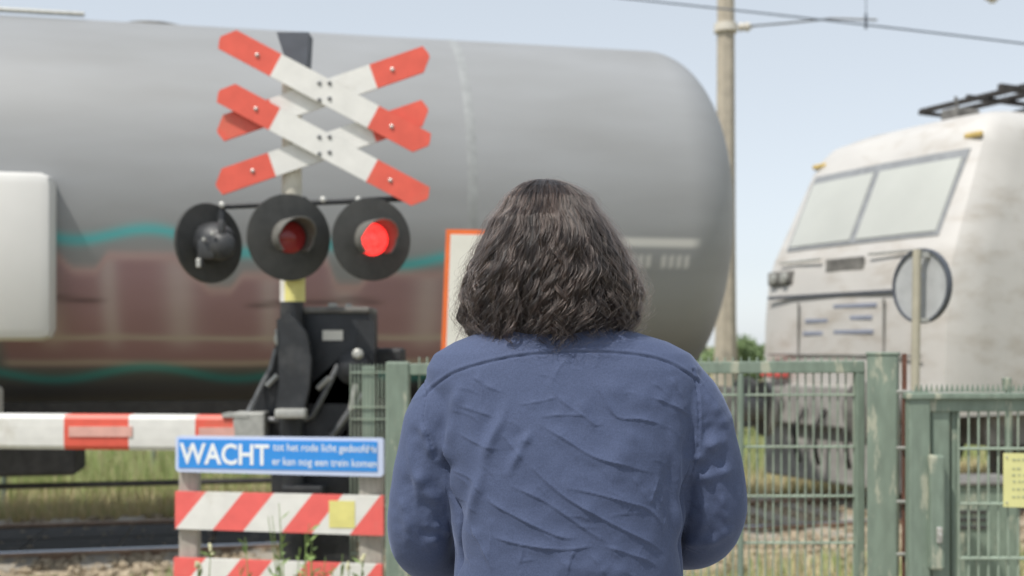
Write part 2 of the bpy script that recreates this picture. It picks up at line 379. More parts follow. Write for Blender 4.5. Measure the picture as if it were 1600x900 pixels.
drp = MB().tube([W(1353, 44, 17.9), W(1353, -60, 17.9)], .007, 6).tube([W(1353, 45, 17.9), W(1353, 22, 17.9)], .022, 8)
o = drp.build('dropper', M['wire'], smooth=True); tag(o, 'short vertical dropper hanging onto the overhead wire', 'cable')
p = W(1551, -10, 17); o = MB().lathe(p, (0, 0, -1), [(-.4, .012), (-.02, .012), (0, .05), (.03, .11), (.07, .12), (.1, .06), (.13, .05)], 16).build('hanging_insulator', M['ceramic'], smooth=True)
tag(o, 'pale insulator hanging at the top edge of the sky above the pantograph', 'insulator')

# ------------------------------------------------------------ tank wagon
root = empty('tank_wagon', T(0, 0, 0), 'grey tank wagon with maroon and turquoise graffiti behind the crossing signal', 'rail wagon')
RT, CZ = 1.60, 2.70
def tankpt(t, th, r=RT): # th=0 near side, pi/2 top
    return T(t, -math.cos(th) * r, CZ + math.sin(th) * r)
ts = list(np.linspace(-9.5, 5.50, 700)); nth = 300
prof = []
for i in range(14):
    a = math.pi / 2 * i / 13; prof.append((-9.5 - .55 * math.cos(a), RT * max(.001, math.sin(a)) ** .55))
prof += [(t, RT) for t in ts[1:-1]]
for i in range(24):
    a = math.pi / 2 * i / 23; prof.append((5.50 + .62 * math.sin(a), RT * max(.001, math.cos(a)) ** .50))
PT = np.array(prof); TH = np.linspace(0, 2 * math.pi, nth, endpoint=False)
tt = np.repeat(PT[:, 0], nth); rr = np.repeat(PT[:, 1], nth); th = np.tile(TH, len(PT))
lv = -np.cos(th) * rr; lz = CZ + np.sin(th) * rr
X = tt * CA - lv * SA; Y = tt * SA + lv * CA
V = np.stack([X, Y, lz], 1)
fs = [(i * nth + k, i * nth + (k + 1) % nth, (i + 1) * nth + (k + 1) % nth, (i + 1) * nth + k) for i in range(len(PT) - 1) for k in range(nth)]
me = bpy.data.meshes.new('tank'); me.from_pydata(V.tolist(), [], fs); me.polygons.foreach_set('use_smooth', [True] * len(fs))
# painted colours of the near flank
base = np.array([0.31, 0.318, 0.327]); C = np.tile(base, (len(tt), 1))
near = (lv < 0)
def sn(x, s): return np.sin(x * s[0] + s[1]) * .5 + np.sin(x * s[0] * 2.3 + s[1] * 2) * .3 + np.sin(x * s[0] * 5.1 + s[1] * 3) * .2
def smooth(e0, e1, x):
    t = np.clip((x - e0) / (e1 - e0), 0, 1); return t * t * (3 - 2 * t)
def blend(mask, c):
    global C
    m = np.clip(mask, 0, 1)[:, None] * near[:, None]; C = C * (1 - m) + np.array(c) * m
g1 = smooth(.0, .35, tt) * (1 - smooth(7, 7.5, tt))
blend(.7 * (1 - smooth(1.15, 2.0, lz)), (0.12, 0.108, 0.095))  # grime tone, deepened to put the underside's shade into the colour
# maroon letters
topz = 2.14 + .10 * (np.abs((tt - .25) % .98 - .42) < .36) - .10 * (np.abs(tt - 2.0) < .35) + .03 * sn(tt, (4, 1))
tz = 2.14 + .11 * smooth(.1, .22, (tt + .1) % .95) * (1 - smooth(.78, .93, (tt + .1) % .95)) - .13 * smooth(1.5, 1.65, tt) * (1 - smooth(2.25, 2.4, tt)) - .10 * smooth(2.6, 2.7, tt)
inn = smooth(0, .03, tz - lz) * smooth(1.42, 1.46, lz) * smooth(.22, .32, tt) * (1 - smooth(4.2, 4.4, tt))
blend(inn * .9, (0.40, 0.235, 0.255))
for (cx, wz) in ((.62, .10), (1.05, .07), (1.55, .12), (2.2, .08), (2.75, .10), (3.4, .12), (4.1, .1)):
    blend(.8 * inn * np.exp(-((tt - cx) / wz) ** 2) * smooth(1.5, 1.7, lz), (0.56, 0.46, 0.46))
blend(.7 * inn * np.exp(-((lz - 1.93 - .03 * sn(tt, (2.3, 0))) / .02) ** 2) * smooth(-.2, .3, np.sin(tt * 3.1)), (0.09, 0.06, 0.065))
on = smooth(.2, .3, tt) * (1 - smooth(4.2, 4.4, tt))
blend(.9 * np.exp(-((lz - tz) / .035) ** 2) * on, (0.55, 0.37, 0.36))
blend(.8 * np.exp(-((lz - 1.66 - .012 * sn(tt, (2, 1))) / .02) ** 2) * on, (0.58, 0.53, 0.45))
blend(.8 * np.exp(-((lz - 1.47 - .012 * sn(tt, (1.7, 2))) / .022) ** 2) * on, (0.58, 0.52, 0.44))
cy = 2.43 - .062 * (tt - .6) + .06 * np.sin(tt * 5.4 + .4)
blend(.9 * np.exp(-((lz - cy) / .040) ** 2) * smooth(.1, .5, tt) * (1 - smooth(3.8, 4.1, tt)), (0.07, 0.52, 0.54))
cy2 = 1.385 + .05 * np.sin(tt * 4.6 + 2)
blend(.8 * np.exp(-((lz - cy2) / .036) ** 2) * smooth(-.6, .0, tt) * (1 - smooth(5, 5.4, tt)), (0.09, 0.46, 0.45))
# stencilled inscription band at the right end
blend(.85 * (np.abs(lz - 2.42) < .028) * smooth(4.55, 4.6, tt) * (1 - smooth(5.5, 5.6, tt)), (0.74, 0.73, 0.70))
for k in range(14):
    c = 4.62 + k * .066
    if k % 5 != 4: blend(.7 * (np.abs(lz - 2.27) < .05) * (np.abs(tt - c) < .022), (0.68, 0.67, 0.65))
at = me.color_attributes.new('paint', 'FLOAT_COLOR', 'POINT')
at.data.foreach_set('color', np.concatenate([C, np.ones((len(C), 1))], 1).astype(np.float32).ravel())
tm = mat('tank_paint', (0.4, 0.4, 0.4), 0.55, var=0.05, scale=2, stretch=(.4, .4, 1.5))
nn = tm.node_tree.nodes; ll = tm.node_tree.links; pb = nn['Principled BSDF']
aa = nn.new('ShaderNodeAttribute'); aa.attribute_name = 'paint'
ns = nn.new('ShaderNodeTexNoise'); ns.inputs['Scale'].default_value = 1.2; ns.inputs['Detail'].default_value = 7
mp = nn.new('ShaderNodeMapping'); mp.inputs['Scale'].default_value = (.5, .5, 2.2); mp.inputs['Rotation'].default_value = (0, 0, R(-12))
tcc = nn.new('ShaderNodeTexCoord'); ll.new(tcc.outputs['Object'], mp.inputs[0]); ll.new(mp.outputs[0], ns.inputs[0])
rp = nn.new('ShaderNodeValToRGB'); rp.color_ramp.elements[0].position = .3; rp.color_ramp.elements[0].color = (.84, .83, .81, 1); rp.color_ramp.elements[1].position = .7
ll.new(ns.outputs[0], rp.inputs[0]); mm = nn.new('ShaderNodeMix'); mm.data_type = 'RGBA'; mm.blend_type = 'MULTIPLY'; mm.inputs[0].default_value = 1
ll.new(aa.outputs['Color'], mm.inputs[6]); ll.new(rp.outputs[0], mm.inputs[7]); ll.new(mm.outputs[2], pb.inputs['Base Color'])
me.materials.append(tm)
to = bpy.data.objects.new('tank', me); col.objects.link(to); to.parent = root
# rings
for t0 in (3.72,):
    rb = MB(); n = 96; vs = []
    for dt, dr in ((-.04, .0005), (-.02, .0025), (.02, .0025), (.04, .0005)):
        for k in range(n): vs.append(tankpt(t0 + dt, 2 * math.pi * k / n, RT + dr))
    rb.add(vs, [(i * n + k, i * n + (k + 1) % n, (i + 1) * n + (k + 1) % n, (i + 1) * n + k) for i in range(3) for k in range(n)])
    rb.build('stiffening_ring', mat('ring_paint', (0.30, 0.31, 0.31), .6), root, smooth=True)
b = MB()
for k in range(2): b.tube([T(-4, -.55 + .5 * k, CZ + RT - .05), T(.75, -.55 + .5 * k, CZ + RT - .05)], .02, 8)
b.build('walkway', M['zinc'], root)
MB().lathe(T(1.25, 0, CZ + RT - .06), (0, 0, 1), [(0, .34), (.04, .34), (.06, .3), (.09, .1), (.10, .001)], 28).build('manhole', M['steel'], root, smooth=True)
rz = Matrix.Rotation(R(12), 3, 'Z')
# white cabinet panel on the near flank at the far left
MB().box(T(.22, -1.66, 2.22), (1.0, .26, 1.18), rz, bev=.09).build('side_cabinet', M['panel'], root, smooth=True)
MB().box(T(.05, -1.5, 1.2), (.55, .22, .22), rz, bev=.03).build('step_box', M['panel'], root)
b = MB(); b.box(T(-2, -.95, 1.04), (15.4, .12, .26), rz).box(T(-2, .95, 1.04), (15.4, .12, .26), rz).build('underframe', M['dark'], root)
MB().box(T(5.95, 0, 1.05), (.16, 2.5, .4), rz, bev=.01).build('buffer_beam', M['steel'], root)
MB().box(T(-.05, -1.05, .80), (1.7, .5, .32), rz, bev=.03).build('equipment_box', M['dark'], root)
MB().tube([T(-6, -1.1, .55), T(6.0, -1.1, .55)], .022, 8).build('brake_pipe', M['dark'], root)
for v in (-.88, .88):
    MB().lathe(T(6.03, v, 1.05), TD, [(0, .13), (.32, .1), (.38, .1), (.38, .24), (.42, .24), (.44, .2), (.445, .001)], 24).build('buffer', M['steel'], root, smooth=True)
def wagon_bogie(t0, parent):
    bg = MB().box(T(t0, -1.0, .55), (2.6, .14, .3), rz, bev=.04).box(T(t0, 1.0, .55), (2.6, .14, .3), rz, bev=.04).box(T(t0, 0, .62), (.5, 2.0, .25), rz, bev=.03).build('bogie_frame', M['steel'], parent)
    for dt in (-.9, .9):
        for v in (-.75, .75):
            s = -1 if v < 0 else 1
            MB().lathe(T(t0 + dt, v, .46), TP * s, [(-.07, .49), (-.03, .49), (-.028, .46), (.06, .46), (.06, .38), (.03, .36), (.03, .14), (.07, .12), (.07, .001)], 36).build('wheel', M['steel'], bg, smooth=True)
            MB().box(T(t0 + dt, v * 1.36, .46), (.34, .2, .3), rz, bev=.05).build('axle_box', M['dark'], bg)
wagon_bogie(4.1, root); wagon_bogie(-8.0, root)

# ------------------------------------------------------------ locomotive
LA = R(26); LO = Vector((3.85, 11.9, 0)); LD = Vector((math.cos(LA), math.sin(LA), 0)); LP = Vector((-math.sin(LA), math.cos(LA), 0))
def Lp(u, v, z): return LO + LD * u + LP * v + Vector((0, 0, z))
root = empty('locomotive', Lp(0, 0, 0), 'dusty pale grey electric locomotive with raked nose on the right', 'locomotive')
rl = Matrix.Rotation(LA, 3, 'Z')
# cab and body shell: stations by height, plan outline per height
hs = [(0.95, -.60, 1.36), (1.25, -.63, 1.38), (1.9, -.60, 1.38), (2.35, -.55, 1.38), (2.56, -.47, 1.37), (3.52, -.02, 1.26), (3.68, .07, 1.22), (3.80, .18, 1.16), (3.90, .42, 1.00), (3.95, .9, .5)]
def outline(z, u0, hw):
    pts = [(.52, -hw), (.22, -hw + .01), (.10, -hw + .08), (.05, -hw + .22), (.015, -hw * .55), (0, 0)]
    P = [(u0 + a, b) for a, b in pts]; P += [(u0 + a, -b) for a, b in pts[-2::-1]]
    P = [(13.0, -hw)] + P + [(13.0, hw)]; return [Lp(u, v, z) for u, v in P]
b = MB(); rows = [outline(*h) for h in hs]; n = len(rows[0])
for r_ in rows: b.v += [tuple(p) for p in r_]
for i in range(len(rows) - 1):
    for k in range(n): b.f.append((i * n + k, i * n + (k + 1) % n, (i + 1) * n + (k + 1) % n, (i + 1) * n + k)); b.m.append(0)
b.f.append(tuple((len(rows) - 1) * n + k for k in range(n))); b.m.append(0); b.f.append(tuple(range(n))[::-1]); b.m.append(0)
body = b.build('body', M['loco'], root, smooth=True)
def front(z, v, off=0.0):
    "point on the nose at height z, lateral v"
    for (z0, u0, w0), (z1, u1, w1) in zip(hs, hs[1:]):
        if z0 <= z <= z1:
            f = (z - z0) / (z1 - z0); u = u0 + (u1 - u0) * f; hw = w0 + (w1 - w0) * f; break
    av = abs(v); pts = [(0, 0), (.015, hw * .55), (.05, hw - .22), (.10, hw - .08), (.22, hw - .01), (.52, hw)]
    pts = [(a, b_) for a, b_ in pts]
    du = .5
    for (a0, b0), (a1, b1) in zip(pts, pts[1:]):
        if b0 <= av <= b1: du = a0 + (a1 - a0) * (av - b0) / max(1e-6, b1 - b0); break
    nrm = Vector((-1, 0, .35)).normalized() if z > 2.5 else Vector((-1, 0, 0))
    return Lp(u + du, v, z) + (LD * nrm.x + Vector((0, 0, nrm.z))) * off
def patch(zs, vs_, off, name, m, parent, thick=.012):
    b = MB(); nu, nv = len(vs_), len(zs)
    for o_ in (off, off - thick):
        b.v += [tuple(front(z, v, o_)) for z in zs for v in vs_]
    q = nu * nv
    for j in range(nv - 1):
        for i in range(nu - 1):
            a = j * nu + i; b.f.append((a, a + 1, a + nu + 1, a + nu)); b.f.append((q + a, q + a + nu, q + a + nu + 1, q + a + 1))
    ed = [i for i in range(nu)] + [j * nu + nu - 1 for j in range(1, nv)] + [(nv - 1) * nu + i for i in range(nu - 2, -1, -1)] + [j * nu for j in range(nv - 2, 0, -1)]
    for k in range(len(ed)): a, c = ed[k], ed[(k + 1) % len(ed)]; b.f.append((a, c, q + c, q + a))
    b.m = [0] * len(b.f); return b.build(name, m, parent, smooth=True)
fr = patch(np.linspace(2.63, 3.47, 7), np.linspace(-1.10, 1.06, 17), .012, 'windscreen_frame', mat('grey_seal', (.26, .27, .28), .6), root)
patch(np.linspace(2.67, 3.38, 6), np.linspace(-1.06, -.04, 9), .022, 'windscreen_pane', M['glass'], fr)
patch(np.linspace(2.67, 3.38, 6), np.linspace(.05, 1.02, 9), .022, 'windscreen_pane', M['glass'], fr)
for v in (-1.08, 1.08): MB().box(front(3.6, v, .02), (.05, .2, .055), rl, bev=.015).build('marker_light', mat('amber_marker', (.62, .45, .16), .4), root)
for v in (-1.0, 1.0):
    h = MB().box(front(2.33, v, .01), (.06, .42, .16), rl, bev=.03).build('lamp_cluster', M['steel'], root)
    for dv in (-.1, .1): MB().lathe(front(2.33, v + dv, .045), -LD, [(0, .06), (.02, .055), (.03, .001)], 20).build('headlight', M['zinc'], h, smooth=True)
MB().box(front(2.42, 0, .01), (.03, .55, .14), rl, bev=.02).build('emblem_plate', M['steel'], root)
MB().box(front(2.12, 0, .006), (.02, 2.3, .035), rl).build('seam_strip', M['rubber'], root)
for i, (z, v, wv) in enumerate(((2.0, -.2, .6), (1.88, -.3, .3), (1.86, .35, .34), (1.74, -.2, .55), (1.73, .4, .3))):
    MB().box(front(z, v, .004), (.012, wv, .035), rl).build('inscription', mat('blue_lettering', (0.30, 0.33, 0.42), .6), root)
MB().box(Lp(-.62, 0, .98), (.14, 2.7, .42), rl, bev=.02).build('buffer_beam', M['lsteel'], root)
MB().box(Lp(-.70, .9, 1.33), (.1, .38, .14), rl, bev=.02).build('tail_lamp', M['redfade'], root)
for v in (-.88, .88):
    MB().lathe(Lp(-.69, v, 1.0), -LD, [(0, .13), (.3, .11), (.38, .1), (.38, .27), (.43, .27), (.45, .22), (.455, .001)], 28).build('buffer', M['steel'], root, smooth=True)
MB().box(Lp(-.55, 0, .50), (.1, 2.4, .62), rl, bev=.03).build('snow_plough', M['lsteel'], root)
b = MB(); 
for v in (-.35, .1, .4): b.tube([Lp(-.7, v, .95), Lp(-.85, v, .75), Lp(-.82, v, .5), Lp(-.72, v + .08, .4)], .025, 8)
b.each('brake_hose', M['dark'], root)
MB().box(Lp(6.4, 0, .80), (12.6, 2.4, .3), rl).build('underframe', M['steel'], root)
for u in (2.6, 9.8):
    bgf = MB().box(Lp(u, -1.2, .72), (3.6, .2, .62), rl, bev=.06).box(Lp(u, 1.2, .72), (3.6, .2, .62), rl, bev=.06).build('bogie_frame', M['locod'], root)
    for du in (-1.3, 1.3):
        for v in (-.76, .76):
            MB().lathe(Lp(u + du, v, .58), LP * (1 if v > 0 else -1), [(-.07, .61), (-.03, .61), (-.028, .58), (.06, .58), (.06, .48), (.03, .46), (.03, .16), (.08, .12), (.08, .001)], 36).build('wheel', M['steel'], bgf, smooth=True)
    for du in (-.65, .65): MB().lathe(Lp(u + du, -1.36, .42), (0, 0, 1), [(0, .09), (.3, .09)], 16).build('damper', M['dark'], bgf)
MB().tube([front(2.50, -1.05, .05), front(2.50, -.35, .06)], .014, 8).build('handrail', M['bolt'], root)
MB().tube([front(2.50, .35, .06), front(2.50, 1.05, .05)], .014, 8).build('handrail', M['bolt'], root)
for v in (-.62, .62): MB().box(front(1.55, v, .003), (.012, .02, 1.0), rl).build('seam_strip', M['steel'], root)
MB().box(front(1.5, 0, .003), (.012, 2.2, .02), rl).build('seam_strip', M['steel'], root)
# side details
MB().box(Lp(1.0, -1.372, 2.1), (.62, .02, 1.9), rl, bev=.008).build('cab_door', M['loco'], root)
MB().box(Lp(6.5, -1.325, 3.0), (7.5, .02, .55), rl).build('vent_grille', M['steel'], root)
MB().tube([Lp(.55, -1.42, 1.2), Lp(.55, -1.42, 2.4)], .018, 8).build('handrail', M['bolt'], root)
# roof items and pantograph
MB().box(Lp(.75, -.3, 3.98), (.35, .22, .14), rl, bev=.03).tube([Lp(.72, -.3, 4.0), Lp(.68, -.3, 4.18)], .018, 8).build('horn', M['steel'], root)
pg = MB()
for v in (-.95, -.6, .6, .95): 
    if abs(v) < .9: pg.tube([Lp(1.5, v, 4.16), Lp(3.6, v, 4.2)], .03, 8)
pg.tube([Lp(1.7, -1.1, 4.12), Lp(1.7, 1.1, 4.12)], .03, 8).tube([Lp(3.6, -.6, 4.05), Lp(3.6, .6, 4.05)], .05, 8)
pan = pg.build('pantograph', M['gun'], root, smooth=True)
MB().box(Lp(1.28, 0, 4.27), (.10, 1.5, .05), rl, bev=.015).box(Lp(1.62, 0, 4.27), (.10, 1.5, .05), rl, bev=.015).box(Lp(1.45, .7, 4.24), (.5, .05, .04), rl).box(Lp(1.45, -.7, 4.24), (.5, .05, .04), rl).build('collector_head', M['dark'], pan)
MB().box(Lp(2.4, -.62, 4.24), (2.9, .06, .07), rl, bev=.01).box(Lp(2.4, -.2, 4.22), (2.9, .05, .05), rl, bev=.01).build('lower_arm', M['dark'], pan)
for u in (1.7, 3.6):
    for v in (-.6, .6): MB().lathe(Lp(u, v, 3.86), (0, 0, 1), [(0, .05), (.05, .08), (.09, .05), (.13, .08), (.17, .05), (.25, .04)], 14).build('insulator', M['ceramic'], pan, smooth=True)

# ------------------------------------------------------------ crossing signal
SY = 6.2; S = F / SY
pb = W(456, 540, SY); pb.z = -.16
root = empty('crossing_signal', pb, 'level crossing signal post with two red and white crosses and three lamps', 'crossing signal')
MB().lathe(pb, (0, 0, 1), [(0, .07), (.02, .07), (CAMZ + (540 - 470) / S + .16, .062)], 24).build('pole', M['black'], root, smooth=True)
zb = CAMZ + (540 - 472) / S
MB().lathe((pb.x, pb.y, zb), (0, 0, 1), [(0, .063), (39 / S, .063)], 24).build('white_band', M['white'], root, smooth=True)
MB().lathe((pb.x + .008, pb.y - .003, zb + .002), (0, 0, 1), [(0, .0645), (38 / S - .004, .0645)], 24).build('yellow_band', M['yellow'], root, smooth=True)
z1 = CAMZ + (540 - 433) / S; z2 = CAMZ + (540 - 106) / S
MB().lathe((pb.x, pb.y, z1), (0, 0, 1), [(0, .055), (z2 - z1, .052)], 24).build('upper_pole', M['cream'], root, smooth=True)
q = [W(432, 50, SY + .07), W(482, 50, SY + .07), W(479, 104, SY + .07), W(447, 98, SY + .07)]
MB().prism(q, (0, .14, 0)).build('bell_box', M['rubber'], root)
# crosses
def arm(cx, cy, ang, length, y, wd=39.0):
    a = R(ang); dx, dy = math.cos(a), -math.sin(a)   # pixel-up positive ang
    h = wd / 2; hl = length / 2; c = 17.0
    def pt(u, v): return W(cx + dx * u - (-dy) * v * -1 * 0 + (-dy) * v * 0 + u * 0 + (v * math.sin(a)), cy + dy * u + v * math.cos(a), y)
    red = .265 * length
    o = MB()
    # segments: left red (clipped end), white, right red
    segs = [([(-hl + c, -h), (-hl + red, -h), (-hl + red, h), (-hl + 5, h), (-hl, h - 14), (-hl, -h + 20)], 1),
            ([(-hl + red, -h), (hl - red, -h), (hl - red, h), (-hl + red, h)], 0),
            ([(hl - red, -h), (hl - 5, -h), (hl, -h + 14), (hl, h - 20), (hl - c, h), (hl - red, h)], 1)]
    for poly, mi in segs: o.prism([pt(*p_) for p_ in poly], (0, .016, 0), mi)
    ob = o.build('cross_arm', [M['white'], M['red']], root)
    bb = MB()
    for u in (-hl * .65, hl * .65): bb.lathe(pt(u, 0), (0, -1, 0), [(-.002, .011), (.006, .011), (.010, .006), (.011, .001)], 12)
    bb.each('rivet', M['bolt'], ob, smooth=True); return ob
for cy in (142, 226):
    arm(505 - (2 if cy > 200 else 0), cy + 4, 19.0, 352, SY - .085)
    arm(507 - (2 if cy > 200 else 0), cy, -28.0, 366, SY - .125)
    b = MB()
    for (dx, dy) in ((-8, -10), (8, -10), (8, 14), (-8, 16)): b.lathe(W(507 + dx, cy + dy - 2, SY - .125), (0, -1, 0), [(-.002, .011), (.005, .011), (.009, .004)], 12)
    b.each('centre_bolt', M['gun'], root, smooth=True)
    bx = MB().box(W(480, cy + 8, SY - .035), (.20, .09, .045)); bx.build('cross_bracket', M['cream'], root)
# lamp units
def lamp(px, py, r, yaw, lit, away=False):
    c = W(px, py, SY - .16); a = R(yaw); d = Vector((math.sin(a), -math.cos(a), -.03)).normalized()   # aim
    k = S
    lu = MB().lathe(c, d, [(-.012, r / k), (-.008, r / k + .004), (.004, r / k + .004), (.006, r / k - .006), (.006, .03)], 56).build('backboard', M['disc'], root, smooth=True)
    lu['label'] = 'backboard turned away, seen from the rear' if away else ('backboard of the lit lamp' if lit else 'backboard of the unlit middle lamp')
    MB().lathe(c - d * .012, -d, [(0, .105), (.05, .105), (.10, .09), (.15, .055), (.165, .001)], 32).build('lamp_housing', M['black'], lu, smooth=True)
    MB().lathe(c + d * .006, d, [(0, .085), (.012, .083), (.024, .06), (.03, .001)], 36).build('lens', M['lenson'] if lit else M['lens'], lu, smooth=True)
    # hood: tube open below
    b = MB(); x = d.cross(Vector((0, 0, 1))).normalized(); y = x.cross(d).normalized(); n = 40; ln = .185
    rows = []
    for i in range(n + 1):
        t = R(-48) + (R(228) - R(-48)) * i / n
        L_ = ln * (.55 + .45 * max(0, math.sin(t)) ** .6)
        e_ = x * math.cos(t) + y * math.sin(t); rows.append((e_, L_))
    vs = []
    for e_, L_ in rows: vs += [c + e_ * .098 + d * .004, c + e_ * .100 + d * L_, c + e_ * .094 + d * L_, c + e_ * .092 + d * .004]
    fs = []
    for i in range(n): 
        for j in range(4): fs.append((i * 4 + j, i * 4 + (j + 1) % 4, (i + 1) * 4 + (j + 1) % 4, (i + 1) * 4 + j))
    fs += [(0, 1, 2, 3), (n * 4 + 3, n * 4 + 2, n * 4 + 1, n * 4)]
    b.add(vs, fs).build('hood', M['hood'], lu, smooth=True)
def rear_gear():
    b = MB(); q = W(345, 384, SY - .33); b.box(q + Vector((-.07, 0, -.02)), (.09, .06, .10), bev=.015).box(q + Vector((-.10, -.01, -.085)), (.03, .03, .06), bev=.005)
    b.lathe(q + Vector((0, .02, 0)), (0, -1, 0), [(0, .075), (.03, .07), (.05, .05), (.06, .02)], 24).box(q + Vector((.005, 0, .085)), (.03, .05, .09), bev=.008)
    b.each('lamp_bracket', M['black'], root, True)
    b = MB(); b.box(q + Vector((-.105, -.03, -.09)), (.022, .02, .045), bev=.004).lathe(q + Vector((-.03, -.045, .06)), (0, -1, 0), [(0, .012), (.012, .01)], 10).lathe(q + Vector((-.075, -.04, .03)), (0, -1, 0), [(0, .01), (.012, .008)], 10); b.each('lamp_clip', M['bolt'], root)
rear_gear()
lamp(452, 371, 65, 31, False); lamp(581, 374, 62, 28, True); lamp(326, 380, 60, 231, False, True)
b = MB().tube([W(340, 323, SY - .09), W(640, 310, SY - .07)], .016, 10)
b.tube([W(345, 322, SY - .09), W(345, 350, SY - .12)], .02, 8).tube([W(581, 313, SY - .08), W(581, 340, SY - .1)], .02, 8)
b.box(W(456, 318, SY - .03), (.16, .12, .06)); b.build('lamp_crossbar', M['black'], root, smooth=True)
b = MB()
for px in (347, 505, 560, 428): b.lathe(W(px, 320 if px < 450 else 312, SY - .12), (0, -1, 0), [(0, .016), (.01, .016), (.014, .004)], 10)
b.each('clamp_bolt', M['bolt'], root)

# ------------------------------------------------------------ barrier machine and boom
BY = 6.30; k = F / BY
p0 = W(500, 540, BY); p0.z = -.16
root = empty('barrier', p0, 'half barrier with black drive machine and red and white boom lowered', 'barrier')
def B(px, py, dy=0): return W(px, py, BY + dy)
b = MB(); b.box(B(528, 560, .12), (.41, .34, .56), bev=.035)
cab = b.build('drive_cabinet', M['black'], root, smooth=True)
MB().box(B(524, 486, .11), (.43, .36, .035), bev=.012).build('cabinet_lid', M['steel'], cab)
MB().box(B(520, 524, -.055), (.11, .008, .055)).build('maker_plate', M['paper'], cab)
MB().box(B(520, 481, .0), (.05, .05, .05), bev=.01).box(B(545, 483, .02), (.035, .05, .06), bev=.01).each('hinge', M['zinc'], cab)
MB().box(B(512, 760, .1), (.30, .26, 1.1), bev=.02).build('pedestal', M['black'], root)
MB().box(B(605, 560, .3), (.2, .2, .12), bev=.02).build('motor_box', M['black'], root)
b = MB(); b.prism([B(432, 500, -.24), B(452, 488, -.24), B(478, 520, -.24), B(486, 560, -.24), B(482, 610, -.24), B(470, 655, -.24), B(428, 655, -.24), B(436, 600, -.24)], (0, .06, 0)); b.prism([B(430, 520), B(470, 505), B(492, 560), B(484, 640), B(476, 660), B(432, 650), B(428, 600)], (0, .10, 0)); b.prism([B(470, 540, -.03), B(560, 520, -.03), B(560, 600, -.03), B(540, 690, -.03), B(440, 690, -.03), B(460, 640, -.03)], (0, .04, 0))
b.build('pivot_casting', M['black'], root)
MB().prism([B(392, 640, -.02), B(428, 560, -.02), B(452, 565, -.02), B(470, 700, -.02), B(392, 700, -.02)], (0, .03, 0)).build('side_plate', M['black'], root)
MB().prism([B(486, 600, -.05), B(530, 560, -.05), B(575, 580, -.05), B(560, 640, -.05), B(520, 700, -.05), B(470, 700, -.05)], (0, .03, 0)).build('side_plate', M['black'], root)
MB().lathe(B(585 - 32, 575, -.06), (0, -1, 0), [(0, .09), (.05, .09), (.07, .06), (.08, .03)], 20).build('crank_boss', M['black'], root, smooth=True)
MB().prism([B(560, 500, -.06), B(585, 500, -.06), B(585, 590, -.06), B(566, 600, -.06), B(556, 560, -.06)], (0, .01, 0)).build('cover_plate', M['black'], root)
b = MB(); r = .017
b.tube([B(432, 545, -.08), B(424, 575, -.08), B(388, 645, -.08), B(370, 690, -.08)], r, 10)
b.tube([B(568, 556, -.1), B(545, 558, -.1), B(528, 572, -.1), B(508, 612, -.1), B(488, 650, -.1), B(474, 656, -.1), B(415, 656, -.1)], r, 10)
b.tube([B(572, 610, -.1), B(548, 640, -.1), B(505, 700, -.1)], r, 10)
b.each('linkage_rod', M['gun'], root, smooth=True)
b = MB()
b.box(B(455, 646, -.27), (.16, .08, .05), bev=.01)
for (x0, y0, x1, y1) in ((417, 603, 434, 586), (496, 607, 514, 590), (430, 519, 470, 519), (548, 640, 556, 600)): b.tube([B(x0, y0, -.12), B(x1, y1, -.12)], .015, 8)
b.lathe(B(560, 553, -.16), (0, -1, 0), [(0, .028), (.04, .028), (.05, .015)], 18)
b.lathe(B(443, 530, -.1), (0, -1, 0), [(0, .045), (.04, .045), (.05, .02)], 18)
b.each('linkage_clamp', M['zinc'], root, smooth=True)
MB().box(B(475, 765, -.12), (.22, .12, .05), bev=.01).box(B(442, 752, -.1), (.11, .1, .12), bev=.01).each('foot_bracket', M['black'], root)
# boom: runs to the left at its own depth, rounded box section
BO = BY - .10; kk = F / BO
bm_ = MB(); edges = [-260, -190, -90, 10, 107, 207, 310, 369]
colr = [1, 0, 1, 0, 1, 0, 1]
edges = [-330, -230, -105, 0, 107, 207, 310, 369]; colr = [0, 1, 0, 0, 1, 0, 1]
def boomsec(px):
    f = (px + 330) / 700; h = (27.5 - 1.5 * (1 - f)) ; c = 673 + 3.0 * (px / 370)
    pts = []
    for (a, bz) in ((-.05, -1), (-.062, -.78), (-.064, -.3), (-.064, .3), (-.062, .78), (-.05, 1), (.05, 1), (.062, .78), (.062, -.78), (.05, -1)):
        pts.append(W(px, c - bz * h, BO) + Vector((0, a, 0)))
    return pts
for i in range(len(edges) - 1):
    A_, B_ = boomsec(edges[i]), boomsec(edges[i + 1]); n = 10; vs = A_ + B_
    for j in range(n):
        pass
    fs = [(j, (j + 1) % n, (j + 1) % n + n, j + n) for j in range(n)]
    o_ = len(bm_.v); bm_.v += [tuple(v) for v in vs]
    for j, f_ in enumerate(fs):
        bm_.f.append(tuple(q + o_ for q in f_)); bm_.m.append(colr[i])
    if i == 0: bm_.f.append(tuple(range(o_, o_ + n))); bm_.m.append(0)
    if i == len(edges) - 2: bm_.f.append(tuple(range(o_ + n, o_ + 2 * n))); bm_.m.append(colr[i])
boom = bm_.build('boom', [M['white'], M['red']], root)
for a0, a1 in ((107, 207), (310, 369), (-230, -105)):
    c = (a0 + a1) / 2
    MB().box(W(c, 673 + 3 * c / 370, BO - .067), ((a1 - a0 - 2) / kk, .006, .055)).build('reflector_strip', mat('reflective_pink', (0.72, 0.40, 0.34), .4), boom)
MB().box(B(393, 667, -.1), (.17, .14, .165), bev=.01).box(B(372, 648, -.1), (.14, .15, .02)).build('boom_clamp', M['zinc'], root)

